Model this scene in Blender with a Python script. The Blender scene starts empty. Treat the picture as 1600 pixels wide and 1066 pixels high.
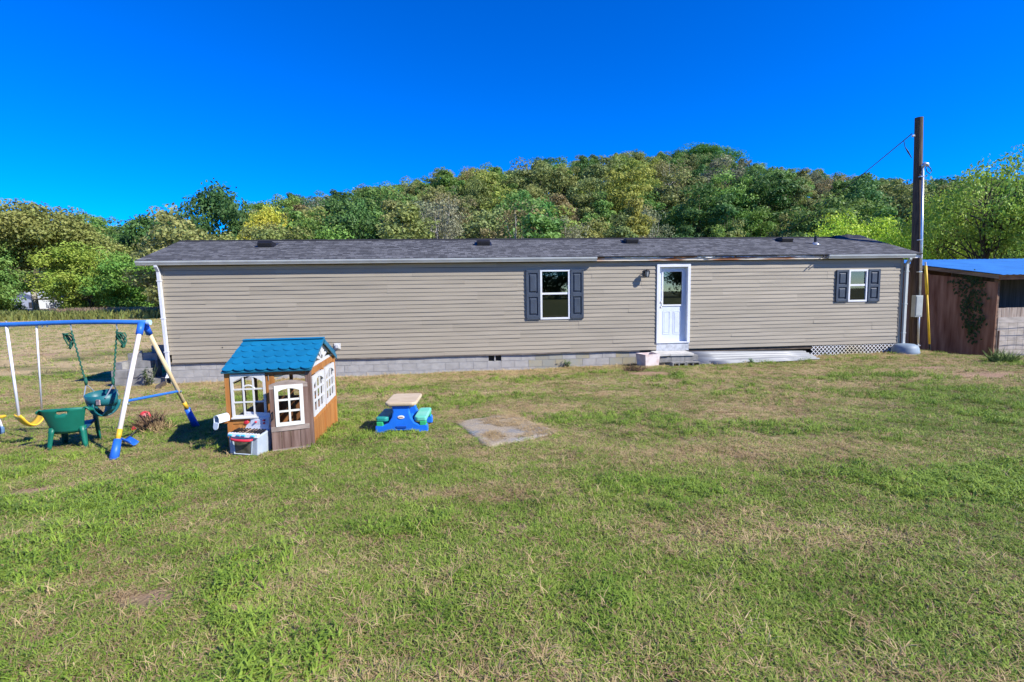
import bpy, math, random
import numpy as np
from mathutils import Matrix, Vector
rng = np.random.default_rng(7); random.seed(7)
S = bpy.context.scene
COL = S.collection
R = math.radians

# ------------------------------------------------------------------ camera, sky, sun, exposure
CAMZ = 1.57; PITCH = .0951; ROLL = -.0159; FPX = 800.0
_fw = np.array([0, math.cos(PITCH), -math.sin(PITCH)]); _ri = np.array([1., 0, 0]); _up = np.cross(_ri, _fw)
CR = math.cos(ROLL)*_ri + math.sin(ROLL)*_up; CU = -math.sin(ROLL)*_ri + math.cos(ROLL)*_up; CF = _fw
cd = bpy.data.cameras.new('camera'); cam = bpy.data.objects.new('camera', cd); COL.objects.link(cam)
cd.sensor_width = 36; cd.lens = 18; cd.clip_end = 3000; cd.clip_start = .05
cam.matrix_world = Matrix(((CR[0], CU[0], -CF[0], 0), (CR[1], CU[1], -CF[1], 0), (CR[2], CU[2], -CF[2], CAMZ), (0, 0, 0, 1)))
S.camera = cam
YAW = .1007
# light travels (-1.5 along the facade, +1 into it, -1.45 down) in the house's frame
_l = np.array([-1.5, 1.0, -1.45]); cy, sy = math.cos(YAW), math.sin(YAW)
LD = np.array([_l[0]*cy - _l[1]*sy, _l[0]*sy + _l[1]*cy, _l[2]]); LD /= np.linalg.norm(LD)
SUN_EL = math.asin(-LD[2]); SUN_AZ = math.atan2(-LD[0], -LD[1])      # azimuth clockwise from +Y
W = bpy.data.worlds.new('World'); S.world = W; W.use_nodes = True
nt = W.node_tree; nt.nodes.clear()
sky = nt.nodes.new('ShaderNodeTexSky'); sky.sky_type = 'NISHITA'; sky.sun_disc = False
sky.sun_elevation = SUN_EL; sky.sun_rotation = SUN_AZ; sky.altitude = 5500; sky.air_density = 1.5; sky.dust_density = 0; sky.ozone_density = 4
hs = nt.nodes.new('ShaderNodeHueSaturation'); hs.inputs['Saturation'].default_value = 1.62; hs.inputs['Hue'].default_value = .521
bg = nt.nodes.new('ShaderNodeBackground'); bg.inputs['Strength'].default_value = .15
wo = nt.nodes.new('ShaderNodeOutputWorld')
nt.links.new(sky.outputs[0], hs.inputs['Color']); nt.links.new(hs.outputs[0], bg.inputs[0]); nt.links.new(bg.outputs[0], wo.inputs[0])
sl = bpy.data.lights.new('sun', 'SUN'); sl.energy = 4.6; sl.angle = R(.53); sl.color = (1, .95, .87)
so = bpy.data.objects.new('sun', sl); COL.objects.link(so)
so.rotation_euler = Vector(LD).to_track_quat('-Z', 'Y').to_euler(); so.location = (20, -20, 30)
S.view_settings.view_transform = 'Standard'; S.view_settings.look = 'None'; S.view_settings.gamma = 1
S.view_settings.use_curve_mapping = False; S.view_settings.exposure = .85

# ------------------------------------------------------------------ helpers
def ray(u, v):
    d = CF*FPX + CR*(u-800) - CU*(v-533)
    return d/d[1]
def at_y(u, v, y): d = ray(u, v); return np.array([d[0]*y, y, CAMZ + d[2]*y])

def _hash(ix, iy, seed):
    n = (ix.astype(np.int64)*374761393 + iy.astype(np.int64)*668265263 + seed*1442695041) & 0xffffffff
    n = ((n ^ (n >> 13))*1274126177) & 0xffffffff
    return ((n ^ (n >> 16)) & 0xffff)/65535.0
def vnoise(x, y, seed=0):
    x = np.asarray(x, float); y = np.asarray(y, float)
    ix = np.floor(x).astype(np.int64); iy = np.floor(y).astype(np.int64); fx = x-ix; fy = y-iy
    fx = fx*fx*(3-2*fx); fy = fy*fy*(3-2*fy)
    a = _hash(ix, iy, seed); b = _hash(ix+1, iy, seed); c = _hash(ix, iy+1, seed); d = _hash(ix+1, iy+1, seed)
    return (a*(1-fx)+b*fx)*(1-fy) + (c*(1-fx)+d*fx)*fy
def fbm(x, y, seed=0, o=4):
    t = 0; a = .5; s = 0
    for k in range(o): t = t + a*vnoise(x*2**k, y*2**k, seed+k*17); s += a; a *= .5
    return t/s
def sstep(a, b, x): t = np.clip((np.asarray(x, float)-a)/(b-a), 0, 1); return t*t*(3-2*t)

RIDGE_X = np.array([-400, -175, -150, -128, -105, -80, -70, -48, -34, -20, 0, 27, 45, 64, 85, 110, 127, 170, 400.])
RIDGE_H = np.array([10, 17, 18, 15, 15, 20, 22, 23, 25, 29, 30, 34, 36, 36, 31, 27, 24, 24, 15.])
def ground(x, y):
    x = np.asarray(x, float); y = np.asarray(y, float)
    yy = np.clip(y, -15, 17); xx = np.clip(x, -18, 18)
    z = yy*(-.0461 + .00118*xx)
    z = z*(1-sstep(17, 60, y)) + sstep(17, 60, y)*(-1.0 + .15*np.clip(x/60, -1, 1))
    z = z - .5*sstep(12.8, 15, x)*sstep(13.6, 16, y)*(1-sstep(25, 60, y))
    hill = np.interp(x, RIDGE_X, RIDGE_H) + 1.0
    left = sstep(-30, -70, x)                       # the field reaches further back on the left
    y0 = 62 + 50*left; t = np.clip((y-y0)/(172-y0), 0, 1)
    z = z + hill*(t*t*(3-2*t))**.85
    z = z - sstep(180, 420, y)*hill*.6
    return z
def on_ground(u, v):
    d = ray(u, v); y = 2.0
    for k in range(4000):
        if CAMZ + d[2]*y < ground(d[0]*y, y): break
        y += .02
    return np.array([d[0]*y, y, float(ground(d[0]*y, y))])

HX, HY, HZ = -9.347, 13.773, CAMZ-1.769        # house origin: wall's left corner, bottom of the siding
HU = np.array([math.cos(YAW), math.sin(YAW), 0]); HN = np.array([-math.sin(YAW), math.cos(YAW), 0]); HO = np.array([HX, HY, HZ])
def on_wall(u, v, off=0.0):
    d = ray(u, v); C = np.array([0, 0, CAMZ])
    t = ((HO + HN*off - C) @ HN)/(d @ HN); P = C + d*t
    return float((P-HO) @ HU), float(P[2]-HZ)
def house_xy(s, n): p = HO + HU*s + HN*n; return p[0], p[1]

class MB:
    def __init__(s): s.v = []; s.f = []
    def add(s, vs, fs):
        b = len(s.v); s.v += [tuple(map(float, p)) for p in vs]; s.f += [tuple(i+b for i in f) for f in fs]; return s
    def box(s, x0, x1, y0, y1, z0, z1, M=None):
        vs = [(x, y, z) for z in (z0, z1) for y in (y0, y1) for x in (x0, x1)]
        if M is not None: vs = [M @ Vector(p) for p in vs]
        return s.add(vs, [(0, 2, 3, 1), (4, 5, 7, 6), (0, 1, 5, 4), (2, 6, 7, 3), (0, 4, 6, 2), (1, 3, 7, 5)])
    def tube(s, pts, r, n=8, closed=False):
        pts = [np.array(p, float) for p in pts]; k = len(pts)
        rr = [r]*k if np.isscalar(r) else list(r)
        up = None; rings = []
        for i, p in enumerate(pts):
            if closed: t = pts[(i+1) % k]-pts[i-1]
            else: t = pts[min(i+1, k-1)]-pts[max(i-1, 0)]
            t = t/(np.linalg.norm(t)+1e-12)
            if up is None:
                a = np.array([0, 0, 1.]) if abs(t[2]) < .9 else np.array([1., 0, 0]); up = np.cross(t, a)
            up = up - t*(up @ t); up /= np.linalg.norm(up)+1e-12; w = np.cross(t, up)
            rings.append([p + rr[i]*(math.cos(2*math.pi*j/n)*up + math.sin(2*math.pi*j/n)*w) for j in range(n)])
        vs = [q for rg in rings for q in rg]; fs = []
        m = k if closed else k-1
        for i in range(m):
            for j in range(n):
                a = i*n+j; b = i*n+(j+1) % n; c = ((i+1) % k)*n+(j+1) % n; d = ((i+1) % k)*n+j
                fs.append((a, b, c, d))
        if not closed: fs += [tuple(range(n))[::-1], tuple((k-1)*n+j for j in range(n))]
        return s.add(vs, fs)
    def prism(s, poly, a, b, axis='y', M=None):          # poly: (p,q) pairs; extruded from a to b along the axis
        n = len(poly)
        def P(p, q, d):
            v = {'y': (p, d, q), 'x': (d, p, q), 'z': (p, q, d)}[axis]
            return M @ Vector(v) if M is not None else v
        vs = [P(p, q, a) for p, q in poly] + [P(p, q, b) for p, q in poly]
        fs = [tuple(range(n))[::-1], tuple(range(n, 2*n))] + [(i, (i+1) % n, n+(i+1) % n, n+i) for i in range(n)]
        return s.add(vs, fs)
    def lathe(s, prof, n=20, c=(0, 0, 0), M=None):        # prof: (r,z)
        vs = []; k = len(prof)
        for r, z in prof:
            for j in range(n):
                v = (c[0]+r*math.cos(2*math.pi*j/n), c[1]+r*math.sin(2*math.pi*j/n), c[2]+z)
                vs.append(M @ Vector(v) if M is not None else v)
        fs = [(i*n+j, i*n+(j+1) % n, (i+1)*n+(j+1) % n, (i+1)*n+j) for i in range(k-1) for j in range(n)]
        fs += [tuple(range(n))[::-1], tuple((k-1)*n+j for j in range(n))]
        return s.add(vs, fs)
    def grid(s, P, thick=0, N=None):                      # P[i][j] points; a sheet
        P = np.array(P, float); a, b = P.shape[:2]
        q = [(i*b+j, i*b+j+1, (i+1)*b+j+1, (i+1)*b+j) for i in range(a-1) for j in range(b-1)]
        return s.add(P.reshape(-1, 3), q)
    def mesh(s, name, m=None, smooth=False):
        me = bpy.data.meshes.new(name); me.from_pydata(s.v, [], s.f)
        if smooth: me.shade_smooth()
        if m: me.materials.append(m)
        return me
    def build(s, name, m, parent=None, bevel=0, smooth=False, solid=0, sub=0):
        o = bpy.data.objects.new(name, s.mesh(name, m, smooth)); COL.objects.link(o)
        if parent: o.parent = parent
        if solid: md = o.modifiers.new('solid', 'SOLIDIFY'); md.thickness = solid; md.offset = 0
        if sub: md = o.modifiers.new('sub', 'SUBSURF'); md.levels = sub; md.render_levels = sub
        if bevel: md = o.modifiers.new('bev', 'BEVEL'); md.width = bevel; md.segments = 2; md.limit_method = 'ANGLE'; md.angle_limit = R(40)
        return o
def inst(name, me, parent, loc=(0, 0, 0), rot=(0, 0, 0), scale=(1, 1, 1)):
    o = bpy.data.objects.new(name, me); COL.objects.link(o); o.parent = parent
    o.location = loc; o.rotation_euler = rot; o.scale = scale; return o
def thing(name, label, cat, loc=(0, 0, 0), rz=0, group=None):
    o = bpy.data.objects.new(name, None); COL.objects.link(o); o.empty_display_size = .2
    o.location = loc; o.rotation_euler = (0, 0, rz); o['label'] = label; o['category'] = cat
    if group: o['group'] = group
    return o
def tag(o, label, cat, group=None):
    o['label'] = label; o['category'] = cat
    if group: o['group'] = group
    return o
def kind(o, k): o['kind'] = k; return o

# ------------------------------------------------------------------ materials
_mats = {}
def mat(name, c, rough=.6, var=.12, scale=6, bump=0., c2=None, lo=.35, hi=.65, stretch=(1, 1, 1), metal=0, rnd=0., detail=5, spec=.4, bscale=None, c3=None):
    if name in _mats: return _mats[name]
    m = bpy.data.materials.new(name); m.use_nodes = True; t = m.node_tree; N = t.nodes; L = t.links
    b = N['Principled BSDF']; b.inputs['Roughness'].default_value = rough; b.inputs['Metallic'].default_value = metal
    b.inputs['Specular IOR Level'].default_value = spec
    tc = N.new('ShaderNodeTexCoord'); mp = N.new('ShaderNodeMapping'); mp.inputs['Scale'].default_value = stretch
    oi = N.new('ShaderNodeObjectInfo')
    va = N.new('ShaderNodeVectorMath'); va.operation = 'ADD'
    vs = N.new('ShaderNodeVectorMath'); vs.operation = 'SCALE'; vs.inputs[0].default_value = (13.1, 7.7, 5.3)
    L.new(oi.outputs['Random'], vs.inputs['Scale']); L.new(tc.outputs['Object'], va.inputs[0]); L.new(vs.outputs[0], va.inputs[1])
    L.new(va.outputs[0], mp.inputs['Vector'])
    no = N.new('ShaderNodeTexNoise'); no.inputs['Scale'].default_value = scale; no.inputs['Detail'].default_value = detail
    L.new(mp.outputs[0], no.inputs['Vector'])
    cr = N.new('ShaderNodeValToRGB'); e = cr.color_ramp.elements
    a = c if c2 is not None else [k*(1-var) for k in c]; d = c2 if c2 is not None else [min(1, k*(1+var)) for k in c]
    e[0].position = lo; e[0].color = (*a, 1); e[1].position = hi; e[1].color = (*d, 1)
    if c3: x = e.new(min(.95, hi+.12)); x.color = (*c3, 1)
    L.new(no.outputs['Fac'], cr.inputs[0]); out = cr.outputs[0]
    if rnd:
        mr = N.new('ShaderNodeMapRange'); mr.inputs['To Min'].default_value = 1-rnd; mr.inputs['To Max'].default_value = 1+rnd
        L.new(oi.outputs['Random'], mr.inputs['Value'])
        mx = N.new('ShaderNodeVectorMath'); mx.operation = 'SCALE'; L.new(out, mx.inputs[0]); L.new(mr.outputs[0], mx.inputs['Scale']); out = mx.outputs[0]
    L.new(out, b.inputs['Base Color'])
    if bump:
        n2 = no
        if bscale:
            n2 = N.new('ShaderNodeTexNoise'); n2.inputs['Scale'].default_value = bscale; n2.inputs['Detail'].default_value = 4; L.new(mp.outputs[0], n2.inputs['Vector'])
        bp = N.new('ShaderNodeBump'); bp.inputs['Strength'].default_value = bump; bp.inputs['Distance'].default_value = .02
        L.new(n2.outputs['Fac'], bp.inputs['Height']); L.new(bp.outputs[0], b.inputs['Normal'])
    _mats[name] = m; return m

SIDING = mat('vinyl_siding', (.312, .274, .208), .55, .07, 1.6, rnd=.045, stretch=(.4, 1, 3), bump=.03)
TRIM = mat('white_trim', (.66, .68, .71), .45, .05, 4)
SHUT = mat('shutter_slate', (.045, .06, .085), .5, .12, 5, rnd=.05)
BLOCK = mat('concrete_block', (.345, .335, .315), .9, .12, 5, bump=.2, rnd=.04, bscale=90)
MORTAR = mat('mortar', (.375, .365, .34), .95, .1, 20, bump=.2)
FASC = mat('torn_fascia', (.62, .56, .46), .8, c2=(.34, .13, .05), lo=.46, hi=.6, scale=1.1, stretch=(1, 1, 6), c3=(.10, .06, .04))
GUTTER = mat('gutter_aluminium', (.50, .53, .53), .4, .1, 3, metal=.15)
SOFF = mat('soffit', (.55, .50, .40), .7, .05)
BLACK = mat('black_plastic', (.012, .012, .014), .45, .2)
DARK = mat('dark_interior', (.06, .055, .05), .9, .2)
INWALL = mat('interior_paint', (.42, .42, .38), .8, .06)
GALV = mat('galvanised', (.58, .61, .63), .36, .12, 3, metal=.7, rnd=.05)
WOODP = mat('pole_wood', (.085, .058, .04), .85, .35, 5, stretch=(6, 6, .5), bump=.3)
def glassmat():
    m = bpy.data.materials.new('window_glass'); m.use_nodes = True; N = m.node_tree.nodes; L = m.node_tree.links; N.clear()
    o = N.new('ShaderNodeOutputMaterial'); mx = N.new('ShaderNodeMixShader'); tr = N.new('ShaderNodeBsdfTransparent'); gl = N.new('ShaderNodeBsdfGlossy')
    tr.inputs[0].default_value = (.72, .78, .76, 1); gl.inputs['Roughness'].default_value = .015; gl.inputs[0].default_value = (.9, .95, 1, 1)
    fr = N.new('ShaderNodeFresnel'); fr.inputs[0].default_value = 1.9
    L.new(fr.outputs[0], mx.inputs[0]); L.new(tr.outputs[0], mx.inputs[1]); L.new(gl.outputs[0], mx.inputs[2]); L.new(mx.outputs[0], o.inputs[0]); return m
GLASS = glassmat()
def shinglemat():
    m = bpy.data.materials.new('asphalt_shingle'); m.use_nodes = True; N = m.node_tree.nodes; L = m.node_tree.links; b = N['Principled BSDF']
    b.inputs['Roughness'].default_value = .92; b.inputs['Specular IOR Level'].default_value = .25
    tc = N.new('ShaderNodeTexCoord'); br = N.new('ShaderNodeTexBrick')
    br.inputs['Scale'].default_value = 1; br.inputs['Brick Width'].default_value = .19; br.inputs['Row Height'].default_value = .14
    br.inputs['Mortar Size'].default_value = .004; br.offset = .37; br.squash = .6; br.squash_frequency = 3
    br.inputs['Color1'].default_value = (.068, .07, .076, 1); br.inputs['Color2'].default_value = (.175, .178, .187, 1); br.inputs['Mortar'].default_value = (.02, .02, .022, 1)
    L.new(tc.outputs['UV'], br.inputs['Vector'])
    no = N.new('ShaderNodeTexNoise'); no.inputs['Scale'].default_value = .9; no.inputs['Detail'].default_value = 6; L.new(tc.outputs['UV'], no.inputs['Vector'])
    n2 = N.new('ShaderNodeTexNoise'); n2.inputs['Scale'].default_value = 120; L.new(tc.outputs['UV'], n2.inputs['Vector'])
    mr = N.new('ShaderNodeMapRange'); mr.inputs['To Min'].default_value = .85; mr.inputs['To Max'].default_value = 1.2; L.new(no.outputs['Fac'], mr.inputs['Value'])
    m2 = N.new('ShaderNodeMapRange'); m2.inputs['To Min'].default_value = .6; m2.inputs['To Max'].default_value = 1.4; L.new(n2.outputs['Fac'], m2.inputs['Value'])
    mm = N.new('ShaderNodeMath'); mm.operation = 'MULTIPLY'; L.new(mr.outputs[0], mm.inputs[0]); L.new(m2.outputs[0], mm.inputs[1])
    sc = N.new('ShaderNodeVectorMath'); sc.operation = 'SCALE'; L.new(br.outputs[0], sc.inputs[0]); L.new(mm.outputs[0], sc.inputs['Scale'])
    L.new(sc.outputs[0], b.inputs['Base Color'])
    bp = N.new('ShaderNodeBump'); bp.inputs['Strength'].default_value = .5; bp.inputs['Distance'].default_value = .01; L.new(n2.outputs['Fac'], bp.inputs['Height']); L.new(bp.outputs[0], b.inputs['Normal'])
    return m
SHINGLE = shinglemat()
def leafmat():
    m = bpy.data.materials.new('foliage'); m.use_nodes = True; N = m.node_tree.nodes; L = m.node_tree.links; b = N['Principled BSDF']
    b.inputs['Roughness'].default_value = .55; b.inputs['Specular IOR Level'].default_value = .25
    oi = N.new('ShaderNodeObjectInfo'); at = N.new('ShaderNodeAttribute'); at.attribute_name = 'lv'
    mr = N.new('ShaderNodeMapRange'); mr.inputs['To Min'].default_value = .7; mr.inputs['To Max'].default_value = 1.38; L.new(at.outputs['Fac'], mr.inputs['Value'])
    hs = N.new('ShaderNodeHueSaturation'); L.new(oi.outputs['Color'], hs.inputs['Color']); L.new(mr.outputs[0], hs.inputs['Value'])
    m2 = N.new('ShaderNodeMapRange'); m2.inputs['To Min'].default_value = .475; m2.inputs['To Max'].default_value = .52
    at2 = N.new('ShaderNodeAttribute'); at2.attribute_name = 'lh'; L.new(at2.outputs['Fac'], m2.inputs['Value']); L.new(m2.outputs[0], hs.inputs['Hue'])
    L.new(hs.outputs[0], b.inputs['Base Color'])
    tr = N.new('ShaderNodeBsdfTranslucent'); L.new(hs.outputs[0], tr.inputs[0]); mx = N.new('ShaderNodeMixShader'); mx.inputs[0].default_value = .34
    L.new(b.outputs[0], mx.inputs[1]); L.new(tr.outputs[0], mx.inputs[2]); L.new(mx.outputs[0], N['Material Output'].inputs[0]); return m
LEAF = leafmat()
BARK = mat('bark', (.13, .105, .08), .9, .35, 3, stretch=(3, 3, .6), bump=.4)
PALEBARK = mat('pale_bark', (.42, .39, .34), .85, .3, 2, bump=.2)

# ------------------------------------------------------------------ ground
DRYSPOT = []
for (u, v, wx, wy, k) in [(680, 712, .7, .16, .5), (770, 770, .8, .18, .5), (860, 640, 1.4, .5, .45), (430, 600, 2.5, .8, .4), (80, 770, .8, .2, .5), (270, 640, 1.2, .8, .5), (640, 650, 1.2, .5, .3), (1060, 640, 1.5, .35, .35), (560, 600, 3., .7, .35), (150, 650, 1.5, 1., .45), (300, 880, .5, .3, -.3), (1250, 830, 1.2, .6, .25)]:
    _g = on_ground(u, v); DRYSPOT.append((_g[0], _g[1], wx, wy, k))
def dryness(x, y):
    n = fbm(x*.55+3, y*.7, 3, 4); st = fbm(x*.28+9, y*1.5, 11, 3); big = fbm(x*.16, y*.2+5, 23, 2)
    d = .175 + .56*sstep(5.4, 11.5, y) - .16*sstep(0, 9, x) + (n-.5)*1.25 + (st-.5)*.65 + (big-.5)*.7
    for (u0, v0, wx, wy, k) in DRYSPOT: d = d + k*np.exp(-((x-u0)/wx)**2-((y-v0)/wy)**2)
    return np.clip(d, 0, 1)
BARE = []                                            # bare soil spots: centre, radius
for (u, v, r) in [(236, 938, .13), (1530, 586, .5), (1450, 575, .3), (1012, 584, .35), (60, 555, .8), (385, 885, .07), (45, 768, .12), (1100, 905, .06), (640, 1045, .05)]:
    g = on_ground(u, v); BARE.append((g[0], g[1], r))
def bare(x, y):
    b = np.zeros_like(np.asarray(x, float))
    w = fbm(np.asarray(x)*3, np.asarray(y)*3, 51, 3)
    for cx, cy_, r in BARE:
        d = np.hypot((x-cx)/1.5, y-cy_)/r; b = np.maximum(b, sstep(1.25, .55, d + (w-.5)*.9))
    return b
def axis(lo, hi, f0, f1, fine, grow):
    a = list(np.arange(f0, f1+1e-6, fine)); s = fine; x = f0
    L_ = []
    while x > lo: s *= grow; x -= s; L_.append(x)
    s = fine; x = f1; H_ = []
    while x < hi: s *= grow; x += s; H_.append(x)
    return np.array(L_[::-1]+a+H_)
gx = axis(-900, 900, -13, 17, .2, 1.09); gy = axis(-300, 1500, 0, 19, .2, 1.05)
GX, GY = np.meshgrid(gx, gy)
near = (1-sstep(18, 40, np.abs(GX)))*(1-sstep(20, 45, GY))
GZ = ground(GX, GY) + near*((fbm(GX*1.3, GY*1.3, 5, 3)-.5)*.07 + (vnoise(GX*4, GY*4, 8)-.5)*.018) + sstep(60, 120, GY)*(fbm(GX*.05, GY*.05, 4, 3)-.5)*4
nx, ny = len(gx), len(gy)
me = bpy.data.meshes.new('ground')
V = np.stack([GX, GY, GZ], -1).reshape(-1, 3)
ii = np.arange((ny-1)*(nx-1)); r_, c_ = ii//(nx-1), ii % (nx-1); q0 = r_*nx+c_
me.from_pydata(V.tolist(), [], np.stack([q0, q0+1, q0+nx+1, q0+nx], -1).tolist()); me.shade_smooth()
a = me.attributes.new('dry', 'FLOAT', 'POINT'); a.data.foreach_set('value', dryness(V[:, 0], V[:, 1]).astype(np.float32))
a = me.attributes.new('bare', 'FLOAT', 'POINT'); a.data.foreach_set('value', bare(V[:, 0], V[:, 1]).astype(np.float32))
a = me.attributes.new('wood', 'FLOAT', 'POINT'); a.data.foreach_set('value', sstep(70, 95, V[:, 1]-45*sstep(-30, -70, V[:, 0])*.6).astype(np.float32))
gm = bpy.data.materials.new('lawn_soil'); gm.use_nodes = True; N = gm.node_tree.nodes; L = gm.node_tree.links; b = N['Principled BSDF']
b.inputs['Roughness'].default_value = .95; b.inputs['Specular IOR Level'].default_value = .1
def attr(n): q = N.new('ShaderNodeAttribute'); q.attribute_name = n; return q.outputs['Fac']
def mixc(f, c1, c2):
    q = N.new('ShaderNodeMix'); q.data_type = 'RGBA'
    for s_, c in ((0, f), (6, c1), (7, c2)):
        if hasattr(c, 'node'): L.new(c, q.inputs[s_])
        else: q.inputs[s_].default_value = c if s_ == 0 else (*c, 1)
    return q.outputs[2]
tc = N.new('ShaderNodeTexCoord')
def nz(s, d=6, st=None):
    q = N.new('ShaderNodeTexNoise'); q.inputs['Scale'].default_value = s; q.inputs['Detail'].default_value = d; q.inputs['Roughness'].default_value = .65
    if st: mp = N.new('ShaderNodeMapping'); mp.inputs['Scale'].default_value = st; L.new(tc.outputs['Object'], mp.inputs[0]); L.new(mp.outputs[0], q.inputs[0])
    else: L.new(tc.outputs['Object'], q.inputs[0])
    return q.outputs['Fac']
def rampf(f, lo, hi):
    q = N.new('ShaderNodeMapRange'); q.inputs['From Min'].default_value = lo; q.inputs['From Max'].default_value = hi; L.new(f, q.inputs['Value']); return q.outputs[0]
fine = nz(38, 8); mid = nz(7, 6)
green = mixc(rampf(fine, .3, .7), (.055, .06, .02), (.15, .165, .05))
straw = mixc(rampf(fine, .3, .7), (.25, .185, .09), (.54, .42, .23))
c = mixc(rampf(attr('dry'), .25, .75), green, straw)
c = mixc(rampf(mid, .55, .8), c, mixc(rampf(fine, .3, .7), (.18, .125, .07), (.36, .27, .15)))
c = mixc(attr('bare'), c, mixc(rampf(fine, .3, .7), (.23, .14, .085), (.40, .27, .175)))
c = mixc(attr('wood'), c, mixc(rampf(nz(.3), .35, .65), (.045, .05, .02), (.10, .085, .04)))
L.new(c, b.inputs['Base Color'])
bp = N.new('ShaderNodeBump'); bp.inputs['Strength'].default_value = .8; bp.inputs['Distance'].default_value = .03; L.new(fine, bp.inputs['Height']); L.new(bp.outputs[0], b.inputs['Normal'])
me.materials.append(gm)
kind(bpy.data.objects.new('ground', me), 'structure'); GO = bpy.data.objects['ground']; COL.objects.link(GO)
def gz(x, y): return float(ground(x, y))
def gzr(x, y): return gz(x, y) + float((fbm(x*1.3, y*1.3, 5, 3)-.5)*.07 + (vnoise(x*4, y*4, 8)-.5)*.018)

# ------------------------------------------------------------------ mobile home
HL, HW, WH = 21.54, 4.3, 2.6
home = thing('mobile_home', 'long single-storey mobile home with beige vinyl siding and dark shingle roof', 'house', (HX, HY, HZ), YAW)
def wr(u0, v0, u1, v1, off=0.):                      # pixel rectangle -> wall rectangle (s0, s1, z0, z1)
    um, vm = (u0+u1)/2, (v0+v1)/2
    return on_wall(u0, vm, off)[0], on_wall(u1, vm, off)[0], on_wall(um, v1, off)[1], on_wall(um, v0, off)[1]
WIN1 = wr(843.9, 421.4, 890.4, 499); SH1L = wr(822, 422, 843.4, 499.6); SH1R = wr(890.9, 421.4, 911.4, 498)
WIN2 = wr(1324.6, 421.4, 1354.4, 471.5); SH2L = wr(1305, 422, 1324.2, 471.6); SH2R = wr(1354.8, 420.8, 1373, 471.4)
DOOR = wr(1025.3, 412.8, 1077.5, 535.9)
DZB = on_wall(1050, 547)[1]
OPEN = [(WIN1[0]+.03, WIN1[1]-.03, WIN1[2]+.03, WIN1[3]-.03), (WIN2[0]+.03, WIN2[1]-.03, WIN2[2]+.03, WIN2[3]-.03), (DOOR[0]+.02, DOOR[1]-.02, -.3, DOOR[3]-.02)]
wall = MB().box(0, HL, .012, .10, 2.48, WH).build('wall', DARK, home)       # header behind the top course
CH = WH/23
def cut(a, b, z0, z1):
    segs = [(a, b)]
    for (x0, x1, y0, y1) in OPEN:
        if min(z1, y1)-max(z0, y0) > .5*(z1-z0):
            ns = []
            for p, q in segs:
                if q <= x0 or p >= x1: ns.append((p, q)); continue
                if p < x0: ns.append((p, x0))
                if q > x1: ns.append((x1, q))
            segs = ns
    return segs
random.seed(3)
for row in range(12):
    off = [0, 2.35, 1.2, 3.1, .55, 1.85][row % 6] + random.uniform(-.25, .25)
    x = -off; k = 0
    while x < HL:
        a, b_ = max(0, x), min(HL, x+3.66); x += 3.66; k += 1
        if b_-a < .05: continue
        dy = .0025*(k % 2) + random.uniform(-.001, .001); sag = random.uniform(-.006, .006)
        parts_ = {}
        for h in range(2):
            ci = row*2+h
            if ci >= 23: continue
            z0 = ci*CH; z1 = z0+CH
            for p, q in cut(a, b_, z0, z1):
                n = max(1, int(round((q-p)/.9))); P = []
                for i in range(n+1):
                    s_ = p+(q-p)*i/n; j = random.uniform(-.0045, .0045); t = (s_-a)/(b_-a+1e-6)
                    zz = z0 + sag*math.sin(math.pi*t) + random.uniform(-.0028, .0028); e = .0015*(1 if i in (0, n) else 0)
                    y = -.019-dy+j
                    P.append([(s_, 0, zz+.004), (s_, y, zz), (s_, y+.001, zz+.016), (s_, -.006-dy, zz+CH*.985)])
                parts_.setdefault(0 if (p <= a+1e-6) else 1, MB()).grid(P)
        for m in parts_.values(): m.build('siding_panel', SIDING, wall)
def plain_siding(name, x0, x1, flip, depthv):
    m = MB()
    for ci in range(23):
        z0 = ci*CH; P = []
        for s_ in (x0, x1): P.append([(s_, 0), (s_, -.018), (s_, -.006)])
        zs = (z0+.004, z0, z0+CH)
        m.add([depthv(s_, o_, z) for s_ in (x0, x1) for o_, z in zip((0, .018, .006), zs)], [(0, 1, 4, 3), (1, 2, 5, 4)])
    return m
plain_siding('', 0, HW, 0, lambda s_, o, z: (-o, s_, z)).build('end_wall', SIDING, home)
plain_siding('', 0, HW, 0, lambda s_, o, z: (HL+o, s_, z)).build('end_wall', SIDING, home)
plain_siding('', 0, HL, 0, lambda s_, o, z: (s_, HW+o, z)).build('rear_wall', SIDING, home)
for gxs in (0., HL):
    MB().prism([(0, WH-.02), (HW, WH-.02), (HW, 2.74), (HW/2, 3.42), (0, 2.74)], gxs-.012, gxs+.012, 'x').build('gable', SIDING, home)
for s_, w in ((-.03, .09), (HL-.06, .09)):
    MB().box(s_, s_+w, -.03, .06, -.01, WH).build('corner_post', SIDING, home, .004)
MB().box(.12, HL-.12, .12, HW-.02, .02, .06).build('floor', DARK, home)
inner = MB()
for s_ in (.4, 9.0, 16.8): inner.box(s_, s_+.06, 3.1 if s_ > 1 else .2, HW-.1, .06, 2.5)
inner.box(.2, HL-.2, 3.0, 3.06, .06, 2.5).box(.2, HL-.2, .11, 3.0, 2.5, 2.53)
inner.build('interior_wall', INWALL, home)
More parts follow.
